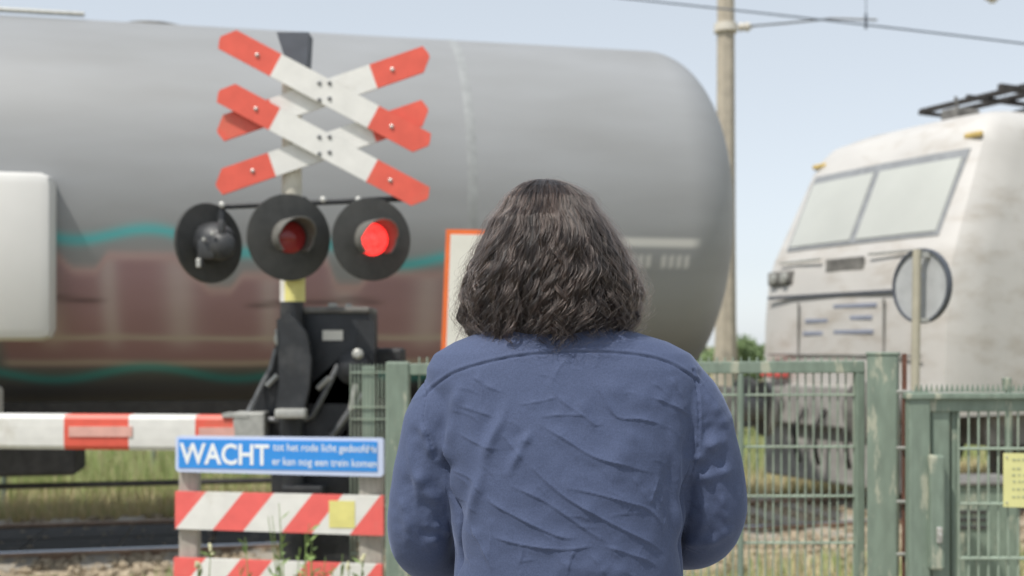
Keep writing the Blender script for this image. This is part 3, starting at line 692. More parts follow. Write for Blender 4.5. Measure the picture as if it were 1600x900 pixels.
# ------------------------------------------------------------ striped warning boards
def Y2(px):   # true plane through two ground points
    x0, y0, x1, y1 = -520 / F * 5.40, 5.40, -200 / F * 5.21, 5.21; a = (px - 800) / F; k_ = (y1 - y0) / (x1 - x0)
    return (y0 - k_ * x0) / (1 - k_ * a)
root = empty('warning_board_stand', W(440, 540, 5.3) * 1 + Vector((0, 0, -1.76)), 'wooden stand carrying a blue notice above red and white striped boards', 'notice stand')
for px, wpx in ((297, 29), (581, 36)):
    y = Y2(px) + .05; p = W(px, 540, y); top = CAMZ + (540 - 705) / F * y
    MB().box((p.x, p.y, (top - .16) / 2), (wpx / F * y, .07, top + .16), bev=.006).build('post', M['wood'], root)
dirv = Vector((W(600, 540, Y2(600)) - W(280, 540, Y2(280)))); yaw = math.atan2(dirv.y, dirv.x); ry = Matrix.Rotation(yaw, 3, 'Z'); nrm = ry @ Vector((0, -1, 0))
def bp_(px, py, off=0): return W(px, py, Y2(px)) + nrm * off
# blue notice
def quad(xl, xr, ylt, ylb, yrt, yrb, off, th, m, name, parent, mi=0):
    P = [bp_(xl, ylt, off), bp_(xr, yrt, off), bp_(xr, yrb, off), bp_(xl, ylb, off)]
    return MB().prism(P, -nrm * th).build(name, m, parent)
def rquad(xl, xr, ylt, ylb, yrt, yrb, off, th, m, name, parent, r=6):
    P = []
    for (cx, cy, a0) in ((0, 0, 180), (1, 0, 270), (1, 1, 0), (0, 1, 90)):
        for j in range(5):
            a = R(a0 + j * 22.5); ux = (xl + r if cx == 0 else xr - r) + r * math.cos(a)
            f = (ux - xl) / (xr - xl); yt = ylt + (yrt - ylt) * f; yb = ylb + (yrb - ylb) * f
            uy = (yt + r if cy == 0 else yb - r) + r * math.sin(a); P.append(bp_(ux, uy, off))
    return MB().prism(P, -nrm * th).build(name, m, parent)
sign = rquad(279, 602, 680, 736, 684, 744, .03, .022, M['lilac'], 'notice_plate', root)
quad(284, 593, 685, 730, 689, 736, .033, .003, M['blue'], 'blue_face', sign)
txm = M['signwhite']
def text(s, px0, px1, py_base, py_baser, hpx, off, bold, m, name, parent, sx=None):
    cu = bpy.data.curves.new('t', 'FONT'); cu.body = s; cu.size = 1; cu.offset = bold; cu.extrude = .0; cu.resolution_u = 3
    ob = bpy.data.objects.new('t', cu); col.objects.link(ob); bpy.context.view_layer.update()
    me = bpy.data.meshes.new_from_object(ob.evaluated_get(bpy.context.evaluated_depsgraph_get()))
    bpy.data.objects.remove(ob); bpy.data.curves.remove(cu)
    co = np.array([v.co[:] for v in me.vertices]); x0, x1 = co[:, 0].min(), co[:, 0].max()
    scy = hpx / .73
    for v in me.vertices:
        f = (v.co.x - x0) / (x1 - x0); px = px0 + (px1 - px0) * f; base = py_base + (py_baser - py_base) * f
        v.co = bp_(px, base - v.co.y * scy, off)
    inv = wm(parent).inverted(); me.transform(inv)
    me.materials.append(m); me.name = name; o = bpy.data.objects.new(name, me); col.objects.link(o); o.parent = parent
    bm = bmesh.new(); bm.from_mesh(me); r = bmesh.ops.extrude_face_region(bm, geom=bm.faces[:]); d = (-nrm * .002)
    bmesh.ops.translate(bm, vec=d, verts=[q for q in r['geom'] if isinstance(q, bmesh.types.BMVert)]); bmesh.ops.recalc_face_normals(bm, faces=bm.faces); bm.to_mesh(me); bm.free(); me.polygons.foreach_set('use_smooth', [False] * len(me.polygons))
    return o
text('WACHT', 286, 425, 722.5, 725, 32.5, .0345, .022, txm, 'heading_text', sign)
text('tot het rode licht gedoofd is', 431, 592, 703, 706, 12.5, .0345, .003, txm, 'small_text', sign)
text('er kan nog een trein komen', 430, 592, 725, 729, 12.5, .0345, .003, txm, 'small_text', sign)
# striped boards
def striped(xl, xr, ylt, ylb, yrt, yrb, bounds, slant, name):
    "bounds: list of stripe-edge x positions at the bottom edge; alternating colours starting red"
    b = MB(); H = 1.0
    def lerp_pt(x, f):  # f 0 top,1 bottom
        g_ = (x - xl) / (xr - xl); return bp_(x, (ylt + (yrt - ylt) * g_) * (1 - f) + (ylb + (yrb - ylb) * g_) * f, .022)
    eds = [-9999] + bounds + [9999]
    for i in range(len(eds) - 1):
        a, c = eds[i], eds[i + 1]
        # polygon between slanted lines clipped to [xl,xr], lines: x = e + slant*(1-f)
        poly = []
        def clipline(e):
            pts = []
            for f in np.linspace(1, 0, 2): pts.append((e + slant * (1 - f), f))
            return pts
        P = [(a, 1), (c, 1), (c + slant, 0), (a + slant, 0)]
        def clip(P, side, val):
            out = []
            for j in range(len(P)):
                p, q = P[j], P[(j + 1) % len(P)]; pin = (p[0] >= val) if side == 'l' else (p[0] <= val); qin = (q[0] >= val) if side == 'l' else (q[0] <= val)
                if pin: out.append(p)
                if pin != qin:
                    t = (val - p[0]) / (q[0] - p[0]); out.append((val, p[1] + (q[1] - p[1]) * t))
            return out
        P = clip(P, 'l', xl); P = clip(P, 'r', xr) if P else P
        if len(P) >= 3: b.prism([lerp_pt(*p) for p in P], -nrm * .02, (i + 1) % 2)
    return b.build(name, [M['white'], M['redfade']], root)
sb2 = striped(277, 601, 767, 825, 774, 836, [278, 335, 383, 443, 490, 549], 47, 'striped_board')
striped(275, 599, 870, 930, 881, 942, [277, 331, 381, 435, 487, 543], 47, 'striped_board')
quad(517, 557, 781, 823, 782, 824, .0245, .0015, M['yellow'], 'yellow_sticker', sb2)
for px in (300, 583): MB().lathe(bp_(px, 700, .033), nrm, [(0, .006), (.003, .006), (.004, .002)], 10).each('screw', M['bolt'], sign)

# ------------------------------------------------------------ orange framed sign behind the person
SY2 = 5.9
pz = W(800, 540, SY2 + .05); pz.z = -.16
root = empty('framed_sign', pz, 'white sign with orange border standing behind the hair of the person', 'sign')
fr_ = [W(697, 358, SY2), W(880, 361, SY2), W(880, 556, SY2), W(689, 552, SY2)]
MB().prism(fr_, (0, .02, 0)).build('border', M['orange'], root)
MB().prism([W(704, 366, SY2 - .003), W(873, 369, SY2 - .003), W(873, 550, SY2 - .003), W(697, 549, SY2 - .003)], (0, .004, 0)).build('face', M['paper'], root)
MB().tube([pz, Vector((pz.x, pz.y, CAMZ + .5))], .03, 12).build('post', M['zinc'], root, smooth=True)

# ------------------------------------------------------------ round mirror sign seen from behind
MY = 6.0; pm = W(1427, 540, MY); pm.z = -.16
root = empty('round_sign', pm, 'round plate with dark rim seen from behind on a thin beige pole', 'round sign')
ax = Vector((.905, .425, 0)).normalized(); cpt = W(1439, 447, MY + .05)
rr_ = 59 / F * MY
MB().lathe(cpt, ax, [(0, rr_ * .95), (.012, rr_ * .95)], 56).build('plate', mat('grey_plate', (0.45, 0.46, 0.46), .45, c2=(.55, .6, .68), mask=(.62, .66), mscale=5), root, smooth=True)
nb = 56; vs = []; a1_ = ax.orthogonal().normalized(); b1_ = ax.cross(a1_)
for (h_, r_) in ((-.012, rr_ * .94), (-.012, rr_), (.02, rr_), (.02, rr_ * .94)):
    for j in range(nb):
        t = 2 * math.pi * j / nb; vs.append(cpt + ax * h_ + (a1_ * math.cos(t) + b1_ * math.sin(t)) * r_)
MB().add(vs, [(i * nb + j, i * nb + (j + 1) % nb, ((i + 1) % 4) * nb + (j + 1) % nb, ((i + 1) % 4) * nb + j) for i in range(4) for j in range(nb)]).build('rim', M['rubber'], root, smooth=True)
MB().tube([pm, W(1430, 600, MY), W(1433, 390, MY - .02)], .022, 12).build('pole', mat('beige_pole', (0.42, 0.39, 0.30), .6), root, smooth=True)
MB().box(W(1446, 398, MY + .0), (.10, .03, .03)).box(W(1440, 500, MY), (.08, .03, .02)).each('bracket', M['zinc'], root)

# ------------------------------------------------------------ fences
GATEY = 4.24; FY = 4.68
def fpost(px, pw, top, y, parent, depth=None, name='post', m='green'):
    p = W(px, 540, y); wd = pw / F * y; zt = CAMZ + (540 - top) / F * y
    o = MB().box((p.x, p.y, (zt - .16) / 2), (wd, depth or wd, zt + .16), bev=.008).build(name, M[m], parent); return o
def meshpanel(pxl, pxr, yl, yr, toppx, hor, pitch, rw, rh, parent, spike=0):
    b = MB(); n = int(round((pxr - pxl) / pitch))
    for i in range(n + 1):
        f = i / n; px = pxl + (pxr - pxl) * f; y = yl + (yr - yl) * f; p = W(px, 540, y); zt = CAMZ + (540 - toppx + spike) / F * y
        b.tube([(p.x, p.y, -.08), (p.x, p.y, zt)], rw, 6)
    for hy in hor:
        for dy in (-.009, .009): b.tube([W(pxl, hy, yl) + Vector((0, dy, 0)), W(pxr, hy, yr) + Vector((0, dy, 0))], rh, 6)
    return b.build('wire_mesh', M['greenw'], parent, smooth=True)
root = empty('mesh_fence', W(1250, 540, FY) * 1 + Vector((0, 0, -1.76)), 'long green wire mesh fence panel passing behind the person to the thick post', 'fence')
meshpanel(655, 1334, FY + .25, FY, 583, [617, 698, 775, 848, 930, 1010], 12.6, .0038, .004, root, spike=25)
def bar(x0, y0, x1, y1, d0, d1, hpx, dep, parent, name, m='green'):
    a, c = W(x0, y0, d0), W(x1, y1, d1); v = c - a; ang = math.atan2(v.y, v.x); h = hpx / F * d0
    rot = Matrix.Rotation(ang, 3, 'Z') @ Matrix.Rotation(-math.atan2(v.z, math.hypot(v.x, v.y)), 3, 'Y')
    return MB().box((a + c) / 2, (v.length, dep, h), rot, bev=.004).build(name, M[m], parent)
bar(640, 577, 1350, 573, FY + .23, FY - .015, 18, .03, root, 'top_rail')
fpost(1343, 15, 566, FY - .01, root, .03, 'end_stile'); fpost(1157, 9, 583, FY + .05, root, .03, 'stiffener')
fpost(622, 36, 565, FY + .25, root, .09, 'post')
r2 = empty('mesh_fence', W(575, 540, 5.6) * 1 + Vector((0, 0, -1.76)), 'short green wire mesh fence between the striped boards and the person', 'fence')
meshpanel(548, 603, 5.5, 5.5, 575, [582, 636, 655, 716, 790, 865], 6.2, .0032, .003, r2, spike=6)
fpost(576, 20, 572, 5.53, r2, .06, 'post')
# thick gate post
p = W(1380, 540, GATEY + .22); 
root = empty('gate_post', (p.x, p.y, -.16), 'thick flaking green steel post between the fence and the gate', 'post')
zt = CAMZ + (540 - 554) / F * 4.5
MB().box((p.x, p.y, (zt - .16) / 2), (.112, .112, zt + .16), Matrix.Rotation(R(-22), 3, 'Z'), bev=.006).build('post_body', M['green'], root)
MB().box((p.x, p.y, zt + .004), (.120, .120, .012), Matrix.Rotation(R(-22), 3, 'Z'), bev=.003).build('cap', M['green'], root)
b = MB()
for py in (612, 700, 784, 866): b.tube([W(1403, py, GATEY + .12), W(1424, py, GATEY + .02)], .007, 8)
b.each('hinge_pin', M['zinc'], root, smooth=True)
o = MB().box(W(1413, 760, GATEY + .10) , (.012, .02, 1.0)).build('hinge_strip', M['rust'], root)
# the gate
root = empty('metal_gate', W(1500, 540, GATEY) * 1 + Vector((0, 0, -1.76)), 'green steel gate with spiked top and pale yellow notice at the right edge', 'gate')
fpost(1434, 34, 612, GATEY, root, .05, 'stile'); fpost(1467, 30, 618, GATEY + .02, root, .04, 'stile')
bar(1414, 619, 1950, 617, GATEY - .005, GATEY - .005, 9, .06, root, 'top_rail'); bar(1450, 632, 1950, 630, GATEY + .01, GATEY + .01, 22, .04, root, 'top_rail')
meshpanel(1498, 1900, GATEY, GATEY, 640, [701, 787, 872, 960], 15.7, .0042, .0048, root)
sp = MB()
for i in range(64):
    px = 1432 + i * 8; a = W(px - 3.4, 612, GATEY - .02); c = W(px + 3.4, 612, GATEY - .02); t = W(px, 600, GATEY - .02); sp.prism([a, c, t], (0, .004, 0))
sp.build('spike_strip', M['green'], root)
q = fpost(1490, 12, 640, GATEY + .03, root, .03, 'inner_frame')
MB().box(W(1462, 800, GATEY - .03), (.055, .05, .42), bev=.01).build('lock_case', M['green'], root)
MB().box(W(1468, 836, GATEY - .06), (.022, .012, .06), bev=.006).lathe(W(1468, 836, GATEY - .066), (0, -1, 0), [(0, .008), (.01, .008), (.011, .001)], 12).build('keyhole_plate', M['bolt'], root)
MB().box(W(1573, 600, GATEY + .3), (.03, .03, .05), bev=.005).tube([W(1576, 605, GATEY + .3), W(1576, 780, GATEY + .3)], .014, 8).build('drop_bolt', M['green'], root)
nt_ = MB().prism([W(1568, 708, GATEY - .02), W(1660, 709, GATEY - .02), W(1660, 795, GATEY - .02), W(1568, 792, GATEY - .02)], (0, .003, 0)).build('notice', M['yellowp'], root)
b = MB()
for j, py in enumerate((718, 732, 742, 752, 764, 776)):
    for i in range(9):
        if random.random() < .85: b.box(W(1584 + i * 8 + random.uniform(-1, 1), py, GATEY - .0215), (.013 * random.uniform(.5, 1.1), .0015, .006))
b.build('faded_print', M['fade'], nt_)
b = MB()
for (px, py) in ((1573, 714), (1573, 785)): b.lathe(W(px, py, GATEY - .022), (0, -1, 0), [(0, .004), (.003, .003), (.0035, .001)], 10)
b.each('screw', M['bolt'], nt_)

# green cabinet beyond the gate
CYB = 6.9; c = W(1537, 800, CYB)
root = empty('track_cabinet', (c.x, c.y, -.16), 'low green metal trackside cabinet seen through the gate mesh', 'cabinet')
zt = CAMZ + (540 - 757) / F * CYB
MB().box((c.x, c.y + .15, (zt - .16) / 2), (.42, .35, zt + .16), bev=.012).build('body', M['green'], root)
MB().box((c.x, c.y + .15, zt + .012), (.47, .4, .03), bev=.01).build('lid', M['steel'], root)
for i in range(3): MB().box(W(1515, 800 + i * 12, CYB - .03), (.2, .012, .018)).build('vent_slot', M['dark'], root)

# ------------------------------------------------------------ weeds by the striped boards
def weed(px, py, y, n, label, head=False, spread=.06):
    rd = random.Random(int(px * 7 + py)); base = W(px, 540, y); base.z = -.16
    top = W(px, py, y).z + .16
    root = empty('wild_plant', base, label, 'weed', 'weeds growing in front of the striped boards')
    st = MB(); lf = MB(); hd = MB()
    for i in range(n):
        dx, dy = rd.gauss(0, spread), rd.gauss(0, .03); h = top * rd.uniform(.72, 1)
        P = [base + Vector((dx * .3, dy * .3, 0)), base + Vector((dx * .6, dy * .6, h * .4)), base + Vector((dx * .85, dy, h * .75)), base + Vector((dx * 1.3, dy, h))]
        st.tube(P, [.0045, .004, .003, .0015], 6)
        for j in range(16):
            f = rd.uniform(.15, .97); q = P[0].lerp(P[3], f) + Vector((0, 0, 0)); q.x = base.x + dx * (.3 + f); d = Vector((rd.gauss(0, 1), rd.gauss(0, .5), rd.uniform(.3, 1.4))).normalized() * rd.uniform(.03, .09) * (1.2 - .5 * f)
            s = d.orthogonal().normalized() * rd.uniform(.004, .009); i0 = len(lf.v)
            lf.add([q, q + d * .5 + s, q + d, q + d * .5 - s], [(0, 1, 2, 3)])
        if head:
            for j in range(5): hd.lathe(P[3] + Vector((rd.gauss(0, .008), rd.gauss(0, .008), rd.gauss(0, .008))), (0, 0, 1), [(-.008, .001), (-.004, .007), (.004, .007), (.008, .001)], 8)
    s_ = st.build('stem', M['weed'], root, smooth=True); lf.build('foliage', M['weed'], root)
    if head: hd.each('flower_head', M['flower'], root)
weed(455, 775, 5.05, 7, 'tall loose weed rising in front of the middle of the striped boards')
weed(485, 800, 5.0, 6, 'leafy weed right of centre before the lower striped board', spread=.05)
weed(318, 842, 5.1, 3, 'weed with pale flower heads near the left post of the stand', True, .03)
weed(405, 830, 5.1, 5, 'short thin weed left of centre before the lower striped board', spread=.05)
weed(548, 850, 5.0, 5, 'weed with pale seed heads near the right post of the stand', True, .04)
weed(520, 835, 5.15, 5, 'thin weed below the yellow sticker on the striped board', spread=.04)



# ------------------------------------------------------------ the person
def ball_tube(b, pts, rs, n=20, sq=(1, 1)):
    "closed tapered limb with rounded ends through pts"
    pts = [Vector(p) for p in pts]; d0 = (pts[0] - pts[1]).normalized(); d1 = (pts[-1] - pts[-2]).normalized()
    P = []; Q = []
    for a in (80, 55, 28): P.append(pts[0] + d0 * rs[0] * math.sin(R(a))); Q.append(rs[0] * math.cos(R(a)))
    P += pts; Q += list(rs)
    for a in (28, 55, 80): P.append(pts[-1] + d1 * rs[-1] * math.sin(R(a))); Q.append(rs[-1] * math.cos(R(a)))
    b.tube(P, Q, n)
def catmull(pts, rs, sub=6):
    pts = [Vector(p) for p in pts]; P = []; Q = []
    for i in range(len(pts) - 1):
        p0, p1, p2, p3 = pts[max(i - 1, 0)], pts[i], pts[i + 1], pts[min(i + 2, len(pts) - 1)]
        for k in range(sub):
            t = k / sub
            P.append(0.5 * ((2 * p1) + (p2 - p0) * t + (2 * p0 - 5 * p1 + 4 * p2 - p3) * t * t + (3 * p1 - p0 - 3 * p2 + p3) * t ** 3)); Q.append(rs[i] + (rs[i + 1] - rs[i]) * t)
    P.append(pts[-1]); Q.append(rs[-1]); return P, Q
def ellip(b, c, r, n=28):
    vs = []; fs = []; c = Vector(c); m = n // 2
    for i in range(1, m):
        a = math.pi * i / m
        for k in range(n):
            t = 2 * math.pi * k / n; vs.append(c + Vector((r[0] * math.sin(a) * math.cos(t), r[1] * math.sin(a) * math.sin(t), r[2] * math.cos(a))))
    for i in range(m - 2):
        for k in range(n): fs.append((i * n + k, (i + 1) * n + k, (i + 1) * n + (k + 1) % n, i * n + (k + 1) % n))
    vs += [c + Vector((0, 0, r[2])), c - Vector((0, 0, r[2]))]; t0 = len(vs) - 2
    for k in range(n): fs.append((t0, k, (k + 1) % n)); fs.append((t0 + 1, (m - 2) * n + (k + 1) % n, (m - 2) * n + k))
    b.add(vs, fs)
def loft(b, secs, n=48, pw=2.3):
    vs = []
    for (z, cx, cy, hw, hd) in secs:
        for k in range(n):
            t = 2 * math.pi * k / n; c, s = math.cos(t), math.sin(t)
            vs.append((cx + hw * math.copysign(abs(c) ** (2 / pw), c), cy + hd * math.copysign(abs(s) ** (2 / pw), s), z))
    m = len(secs); fs = [(i * n + k, i * n + (k + 1) % n, (i + 1) * n + (k + 1) % n, (i + 1) * n + k) for i in range(m - 1) for k in range(n)]
    fs += [tuple(range(n))[::-1], tuple((m - 1) * n + k for k in range(n))]; b.add(vs, fs)
def remeshed(b, name, voxel, smooth, parent, m):
    # each closed piece gets outward normals, then all merge into one skin
    o = b.build(name, m, parent)
    md = o.modifiers.new('r', 'REMESH'); md.mode = 'VOXEL'; md.voxel_size = voxel; md.use_smooth_shade = True
    if smooth: ms = o.modifiers.new('s', 'SMOOTH'); ms.factor = .5; ms.iterations = smooth
    bpy.context.view_layer.update(); dg = bpy.context.evaluated_depsgraph_get()
    me = bpy.data.meshes.new_from_object(o.evaluated_get(dg)); old = o.data; o.modifiers.clear(); o.data = me; bpy.data.meshes.remove(old); me.name = name
    me.materials.clear(); me.materials.append(m); me.polygons.foreach_set('material_index', [0] * len(me.polygons))
    me.polygons.foreach_set('use_smooth', [True] * len(me.polygons)); return o

PX, PY = 0.085, 1.93
root = empty('person', (PX, PY, .02), 'person with shoulder length dark curly hair in a creased blue shirt, seen from behind', 'person')
HC = Vector((.058, 1.965, 1.745))
# body: one skin
b = MB()
ellip(b, HC - Vector((0, 0, .008)), (.074, .094, .110)); ellip(b, HC + Vector((0, .045, -.055)), (.056, .058, .070))
ellip(b, HC + Vector((0, .078, -.098)), (.026, .022, .018))
ball_tube(b, [HC + Vector((0, .092, .005)), HC + Vector((0, .112, -.032))], [.010, .015], 12)
for s in (-1, 1):
    ellip(b, HC + Vector((s * .078, .005, -.02)), (.010, .018, .030)); ellip(b, HC + Vector((s * .012, .110, -.036)), (.009, .009, .007))
    ball_tube(b, [HC + Vector((s * .018, .088, .025)), HC + Vector((s * .048, .078, .022))], [.008, .007], 10)
ball_tube(b, [HC + Vector((0, -.01, -.07)), Vector((.07, 1.935, 1.56))], [.056, .062])
loft(b, [(1.57, .08, PY, .08, .06), (1.53, .085, PY, .17, .08), (1.45, .087, PY, .170, .09), (1.3, .088, PY, .145, .095), (1.12, .088, PY, .145, .10), (.98, .088, PY, .165, .11), (.88, .088, PY, .165, .11)])
for s, sh, el, wr, elb in ((-1, (-.10, 1.93, 1.49), (-.153, 1.967, 1.280), (-.03, 2.17, 1.235), 0), (1, (.285, 1.93, 1.49), (.338, 1.962, 1.315), (.22, 2.18, 1.255), 0)):
    ball_tube(b, [sh, el], [.042, .029]); ball_tube(b, [el, (-.142, 2.02, 1.242) if s < 0 else (.325, 2.01, 1.268), (-.088, 2.10, 1.228) if s < 0 else (.27, 2.092, 1.247), wr], [.029, .032, .031, .026])
    wv = Vector(wr); dr = (wv - Vector(el)).normalized(); side = Vector((-s * .3, .25, -.1))
    dr = (dr + Vector((-s * .25, .1, 0))).normalized(); lat = dr.cross(Vector((0, 0, 1))).normalized(); up = lat.cross(dr).normalized()
    pc = wv + dr * .05
    for j in range(4):   # palm rays and bent fingers, little finger lowest
        o_ = up * (.03 - .02 * j); ln = (.040, .045, .042, .033)[j]
        kn = wv + dr * (.088 - .004 * abs(j - 1)) + o_
        ball_tube(b, [wv + dr * .015 + o_ * .5, kn], [.016, .0115], 12)
        inn = lat * (s * 1.0) * -1
        a1_ = (dr + inn * .5).normalized(); a2_ = (dr * .4 + inn * .9).normalized(); a3_ = (inn - dr * .4).normalized()
        k1 = kn + a1_ * ln; k2 = k1 + a2_ * ln * .62; k3 = k2 + a3_ * ln * .5
        ball_tube(b, [kn, k1, k2, k3], [.0100, .0088, .0080, .0070], 10)
    th = wv + dr * .028 + up * .022; t1 = th + (dr * .6 + up * .6 - lat * s * .5).normalized() * .042; t2 = t1 + (dr - lat * s * .4).normalized() * .030; t3 = t2 + (dr - up * .2 - lat * s * .4).normalized() * .024
    ball_tube(b, [wv + dr * .01 + up * .01, th, t1, t2, t3], [.015, .016, .0115, .0102, .0085], 12)
for s in (-1, 1):
    hx = PX + s * .09
    ball_tube(b, [(hx, PY, .92), (hx + s * .01, PY + .015, .50), (hx + s * .015, PY - .01, .10)], [.085, .055, .038])
    ball_tube(b, [(hx + s * .015, PY - .03, .07), (hx + s * .03, PY + .13, .06)], [.035, .03])
body = remeshed(b, 'body', .0040, 2, root, M['skin'])
for s in (-1, 1):
    e_ = MB(); ellip(e_, HC + Vector((s * .031, .0835, .004)), (.0125, .0125, .0125), 20); eo = e_.build('eye', M['eye'], root, smooth=True)
    i_ = MB(); ellip(i_, HC + Vector((s * .031, .0925, .003)), (.0058, .0042, .0058), 14); i_.build('iris', M['iris'], eo, smooth=True)
    w_ = MB(); ball_tube(w_, [HC + Vector((s * .014, .098, .028)), HC + Vector((s * .032, .096, .034)), HC + Vector((s * .050, .082, .028))], [.003, .0035, .002], 8); w_.build('eyebrow', M['brow'], root, smooth=True)
l_ = MB(); ball_tube(l_, [HC + Vector((-.022, .093, -.066)), HC + Vector((0, .103, -.063)), HC + Vector((.022, .093, -.066))], [.003, .0055, .003], 10)
ball_tube(l_, [HC + Vector((-.018, .092, -.071)), HC + Vector((0, .101, -.073)), HC + Vector((.018, .092, -.071))], [.003, .006, .003], 10); l_.build('mouth', M['lip'], root, smooth=True)
# trousers and shoes
b = MB(); loft(b, [(1.0, .087, PY, .172, .118), (.9, .087, PY, .185, .128), (.8, .087, PY, .19, .125)])
for s in (-1, 1):
    hx = PX + s * .092
    P, Q = catmull([(hx, PY, .86), (hx + s * .008, PY + .015, .50), (hx + s * .015, PY - .008, .13)], [.098, .073, .062]); b.tube(P, Q, 28)
remeshed(b, 'trousers', .007, 2, root, M['jeans'])
for s in (-1, 1):
    hx = PX + s * .107; b = MB(); ball_tube(b, [(hx, PY - .06, .075), (hx + s * .012, PY + .07, .065), (hx + s * .022, PY + .165, .052)], [.046, .045, .036]); 
    ob = b.build('shoe', M['shoe'], root, smooth=True)
    for v in ob.data.vertices:
        if v.co.z < .005: v.co.z = .005
# shirt
def ush(px, z): return px
b = MB()
loft(b, [(1.660, .070, 1.945, .064, .064), (1.640, .073, 1.94, .082, .070), (1.622, .077, 1.935, .132, .078), (1.606, .082, 1.93, .178, .088), (1.586, .084, 1.93, .214, .098), (1.562, .087, 1.93, .230, .107), (1.535, .089, 1.93, .232, .114),
         (1.50, .091, 1.93, .226, .121), (1.43, .091, 1.93, .216, .132), (1.36, .092, 1.93, .202, .137), (1.27, .094, 1.93, .192, .135), (1.15, .094, 1.93, .190, .130), (1.0, .092, 1.93, .193, .128), (.86, .09, 1.93, .205, .135)], 64)
for pts, rs in (([(-.090, 1.93, 1.505), (-.118, 1.935, 1.46), (-.143, 1.945, 1.36), (-.156, 1.965, 1.280), (-.142, 2.02, 1.240), (-.085, 2.10, 1.225), (-.045, 2.15, 1.23)], [.066, .068, .060, .055, .052, .046, .040]),
                ([(.280, 1.93, 1.508), (.305, 1.935, 1.46), (.332, 1.945, 1.38), (.340, 1.96, 1.315), (.325, 2.01, 1.265), (.27, 2.09, 1.245), (.235, 2.15, 1.25)], [.066, .068, .060, .056, .052, .046, .040])):
    P, Q = catmull(pts, rs, 8); ball_tube(b, P, Q, 32)
shm = mat('shirt_cotton', (0.072, 0.093, 0.166), 0.8, var=0.14, scale=420, bump=0.0, spec=.25)
nn = shm.node_tree.nodes; ll = shm.node_tree.links; pbs = nn['Principled BSDF']; pbs.inputs['Sheen Weight'].default_value = .25; pbs.inputs['Sheen Roughness'].default_value = .4; pbs.inputs['Sheen Tint'].default_value = (.6, .7, 1, 1)
tcs = nn.new('ShaderNodeTexCoord'); nf = nn.new('ShaderNodeTexNoise'); nf.inputs['Scale'].default_value = 45; nf.inputs['Detail'].default_value = 6; nf.inputs['Roughness'].default_value = .6
mps = nn.new('ShaderNodeMapping'); mps.inputs['Scale'].default_value = (1, 1, 1); ll.new(tcs.outputs['Object'], mps.inputs[0]); ll.new(mps.outputs[0], nf.inputs[0])
wv1 = nn.new('ShaderNodeTexNoise'); wv1.inputs['Scale'].default_value = 900; ll.new(tcs.outputs['Object'], wv1.inputs[0])
bp1 = nn.new('ShaderNodeBump'); bp1.inputs['Strength'].default_value = .28; bp1.inputs['Distance'].default_value = .004; ll.new(nf.outputs[0], bp1.inputs['Height'])
mpc = nn.new('ShaderNodeMapping'); mpc.inputs['Rotation'].default_value = (0, R(32), 0); mpc.inputs['Scale'].default_value = (7, 7, 19); ll.new(tcs.outputs['Object'], mpc.inputs[0])
nr = nn.new('ShaderNodeTexNoise'); nr.noise_type = 'RIDGED_MULTIFRACTAL'; nr.inputs['Scale'].default_value = 1.0; nr.inputs['Detail'].default_value = 2.5; nr.inputs['Distortion'].default_value = .6; ll.new(mpc.outputs[0], nr.inputs['Vector'])
bp0 = nn.new('ShaderNodeBump'); bp0.inputs['Strength'].default_value = .5; bp0.inputs['Distance'].default_value = .0016; ll.new(nr.outputs[0], bp0.inputs['Height']); ll.new(bp0.outputs[0], bp1.inputs['Normal'])
bp2 = nn.new('ShaderNodeBump'); bp2.inputs['Strength'].default_value = .35; bp2.inputs['Distance'].default_value = .0006; ll.new(wv1.outputs[0], bp2.inputs['Height']); ll.new(bp1.outputs[0], bp2.inputs['Normal']); ll.new(bp2.outputs[0], pbs.inputs['Normal'])
shirt = remeshed(b, 'shirt', .0022, 22, root, shm)
me = shirt.data; nv = len(me.vertices); co = np.empty(nv * 3); me.vertices.foreach_get('co', co); co = co.reshape(-1, 3); no = np.empty(nv * 3); me.vertices.foreach_get('normal', no); no = no.reshape(-1, 3)
wx, wy, wz = co[:, 0] + PX, co[:, 1] + PY, co[:, 2] + .02
# cloth pattern coordinates on the back: about one unit per 0.5 mm
U = (wx * 1800 / 1.80 + 200) * 2.143; Vv = ((1.6 - wz) * 1800 / 1.80 + 60) * 2.143
backm = np.clip((-no[:, 1] + .15) / .3, 0, 1)
disp = np.zeros(nv)
def polydist(pts):
    best = np.full(nv, 1e9); sg = np.zeros(nv); tpar = np.zeros(nv)
    P = np.array(pts, float); seg = np.hypot(*(P[1:] - P[:-1]).T); cum = np.concatenate([[0], np.cumsum(seg)]); tot = cum[-1]
    for i in range(len(P) - 1):
        a, d = P[i], P[i + 1] - P[i]; l2 = (d ** 2).sum(); t = np.clip(((U - a[0]) * d[0] + (Vv - a[1]) * d[1]) / l2, 0, 1)
        ex, ey = U - a[0] - t * d[0], Vv - a[1] - t * d[1]; D = np.hypot(ex, ey); s = np.sign(d[0] * ey - d[1] * ex)
        k = D < best; best[k] = D[k]; sg[k] = s[k]; tpar[k] = ((cum[i] + t * seg[i]) / tot)[k]
    return best, sg, tpar
def spline2(pts, n=6):
    P, _ = catmull([(a, c, 0) for a, c in pts], [0] * len(pts), n); return [(p.x, p.y) for p in P]
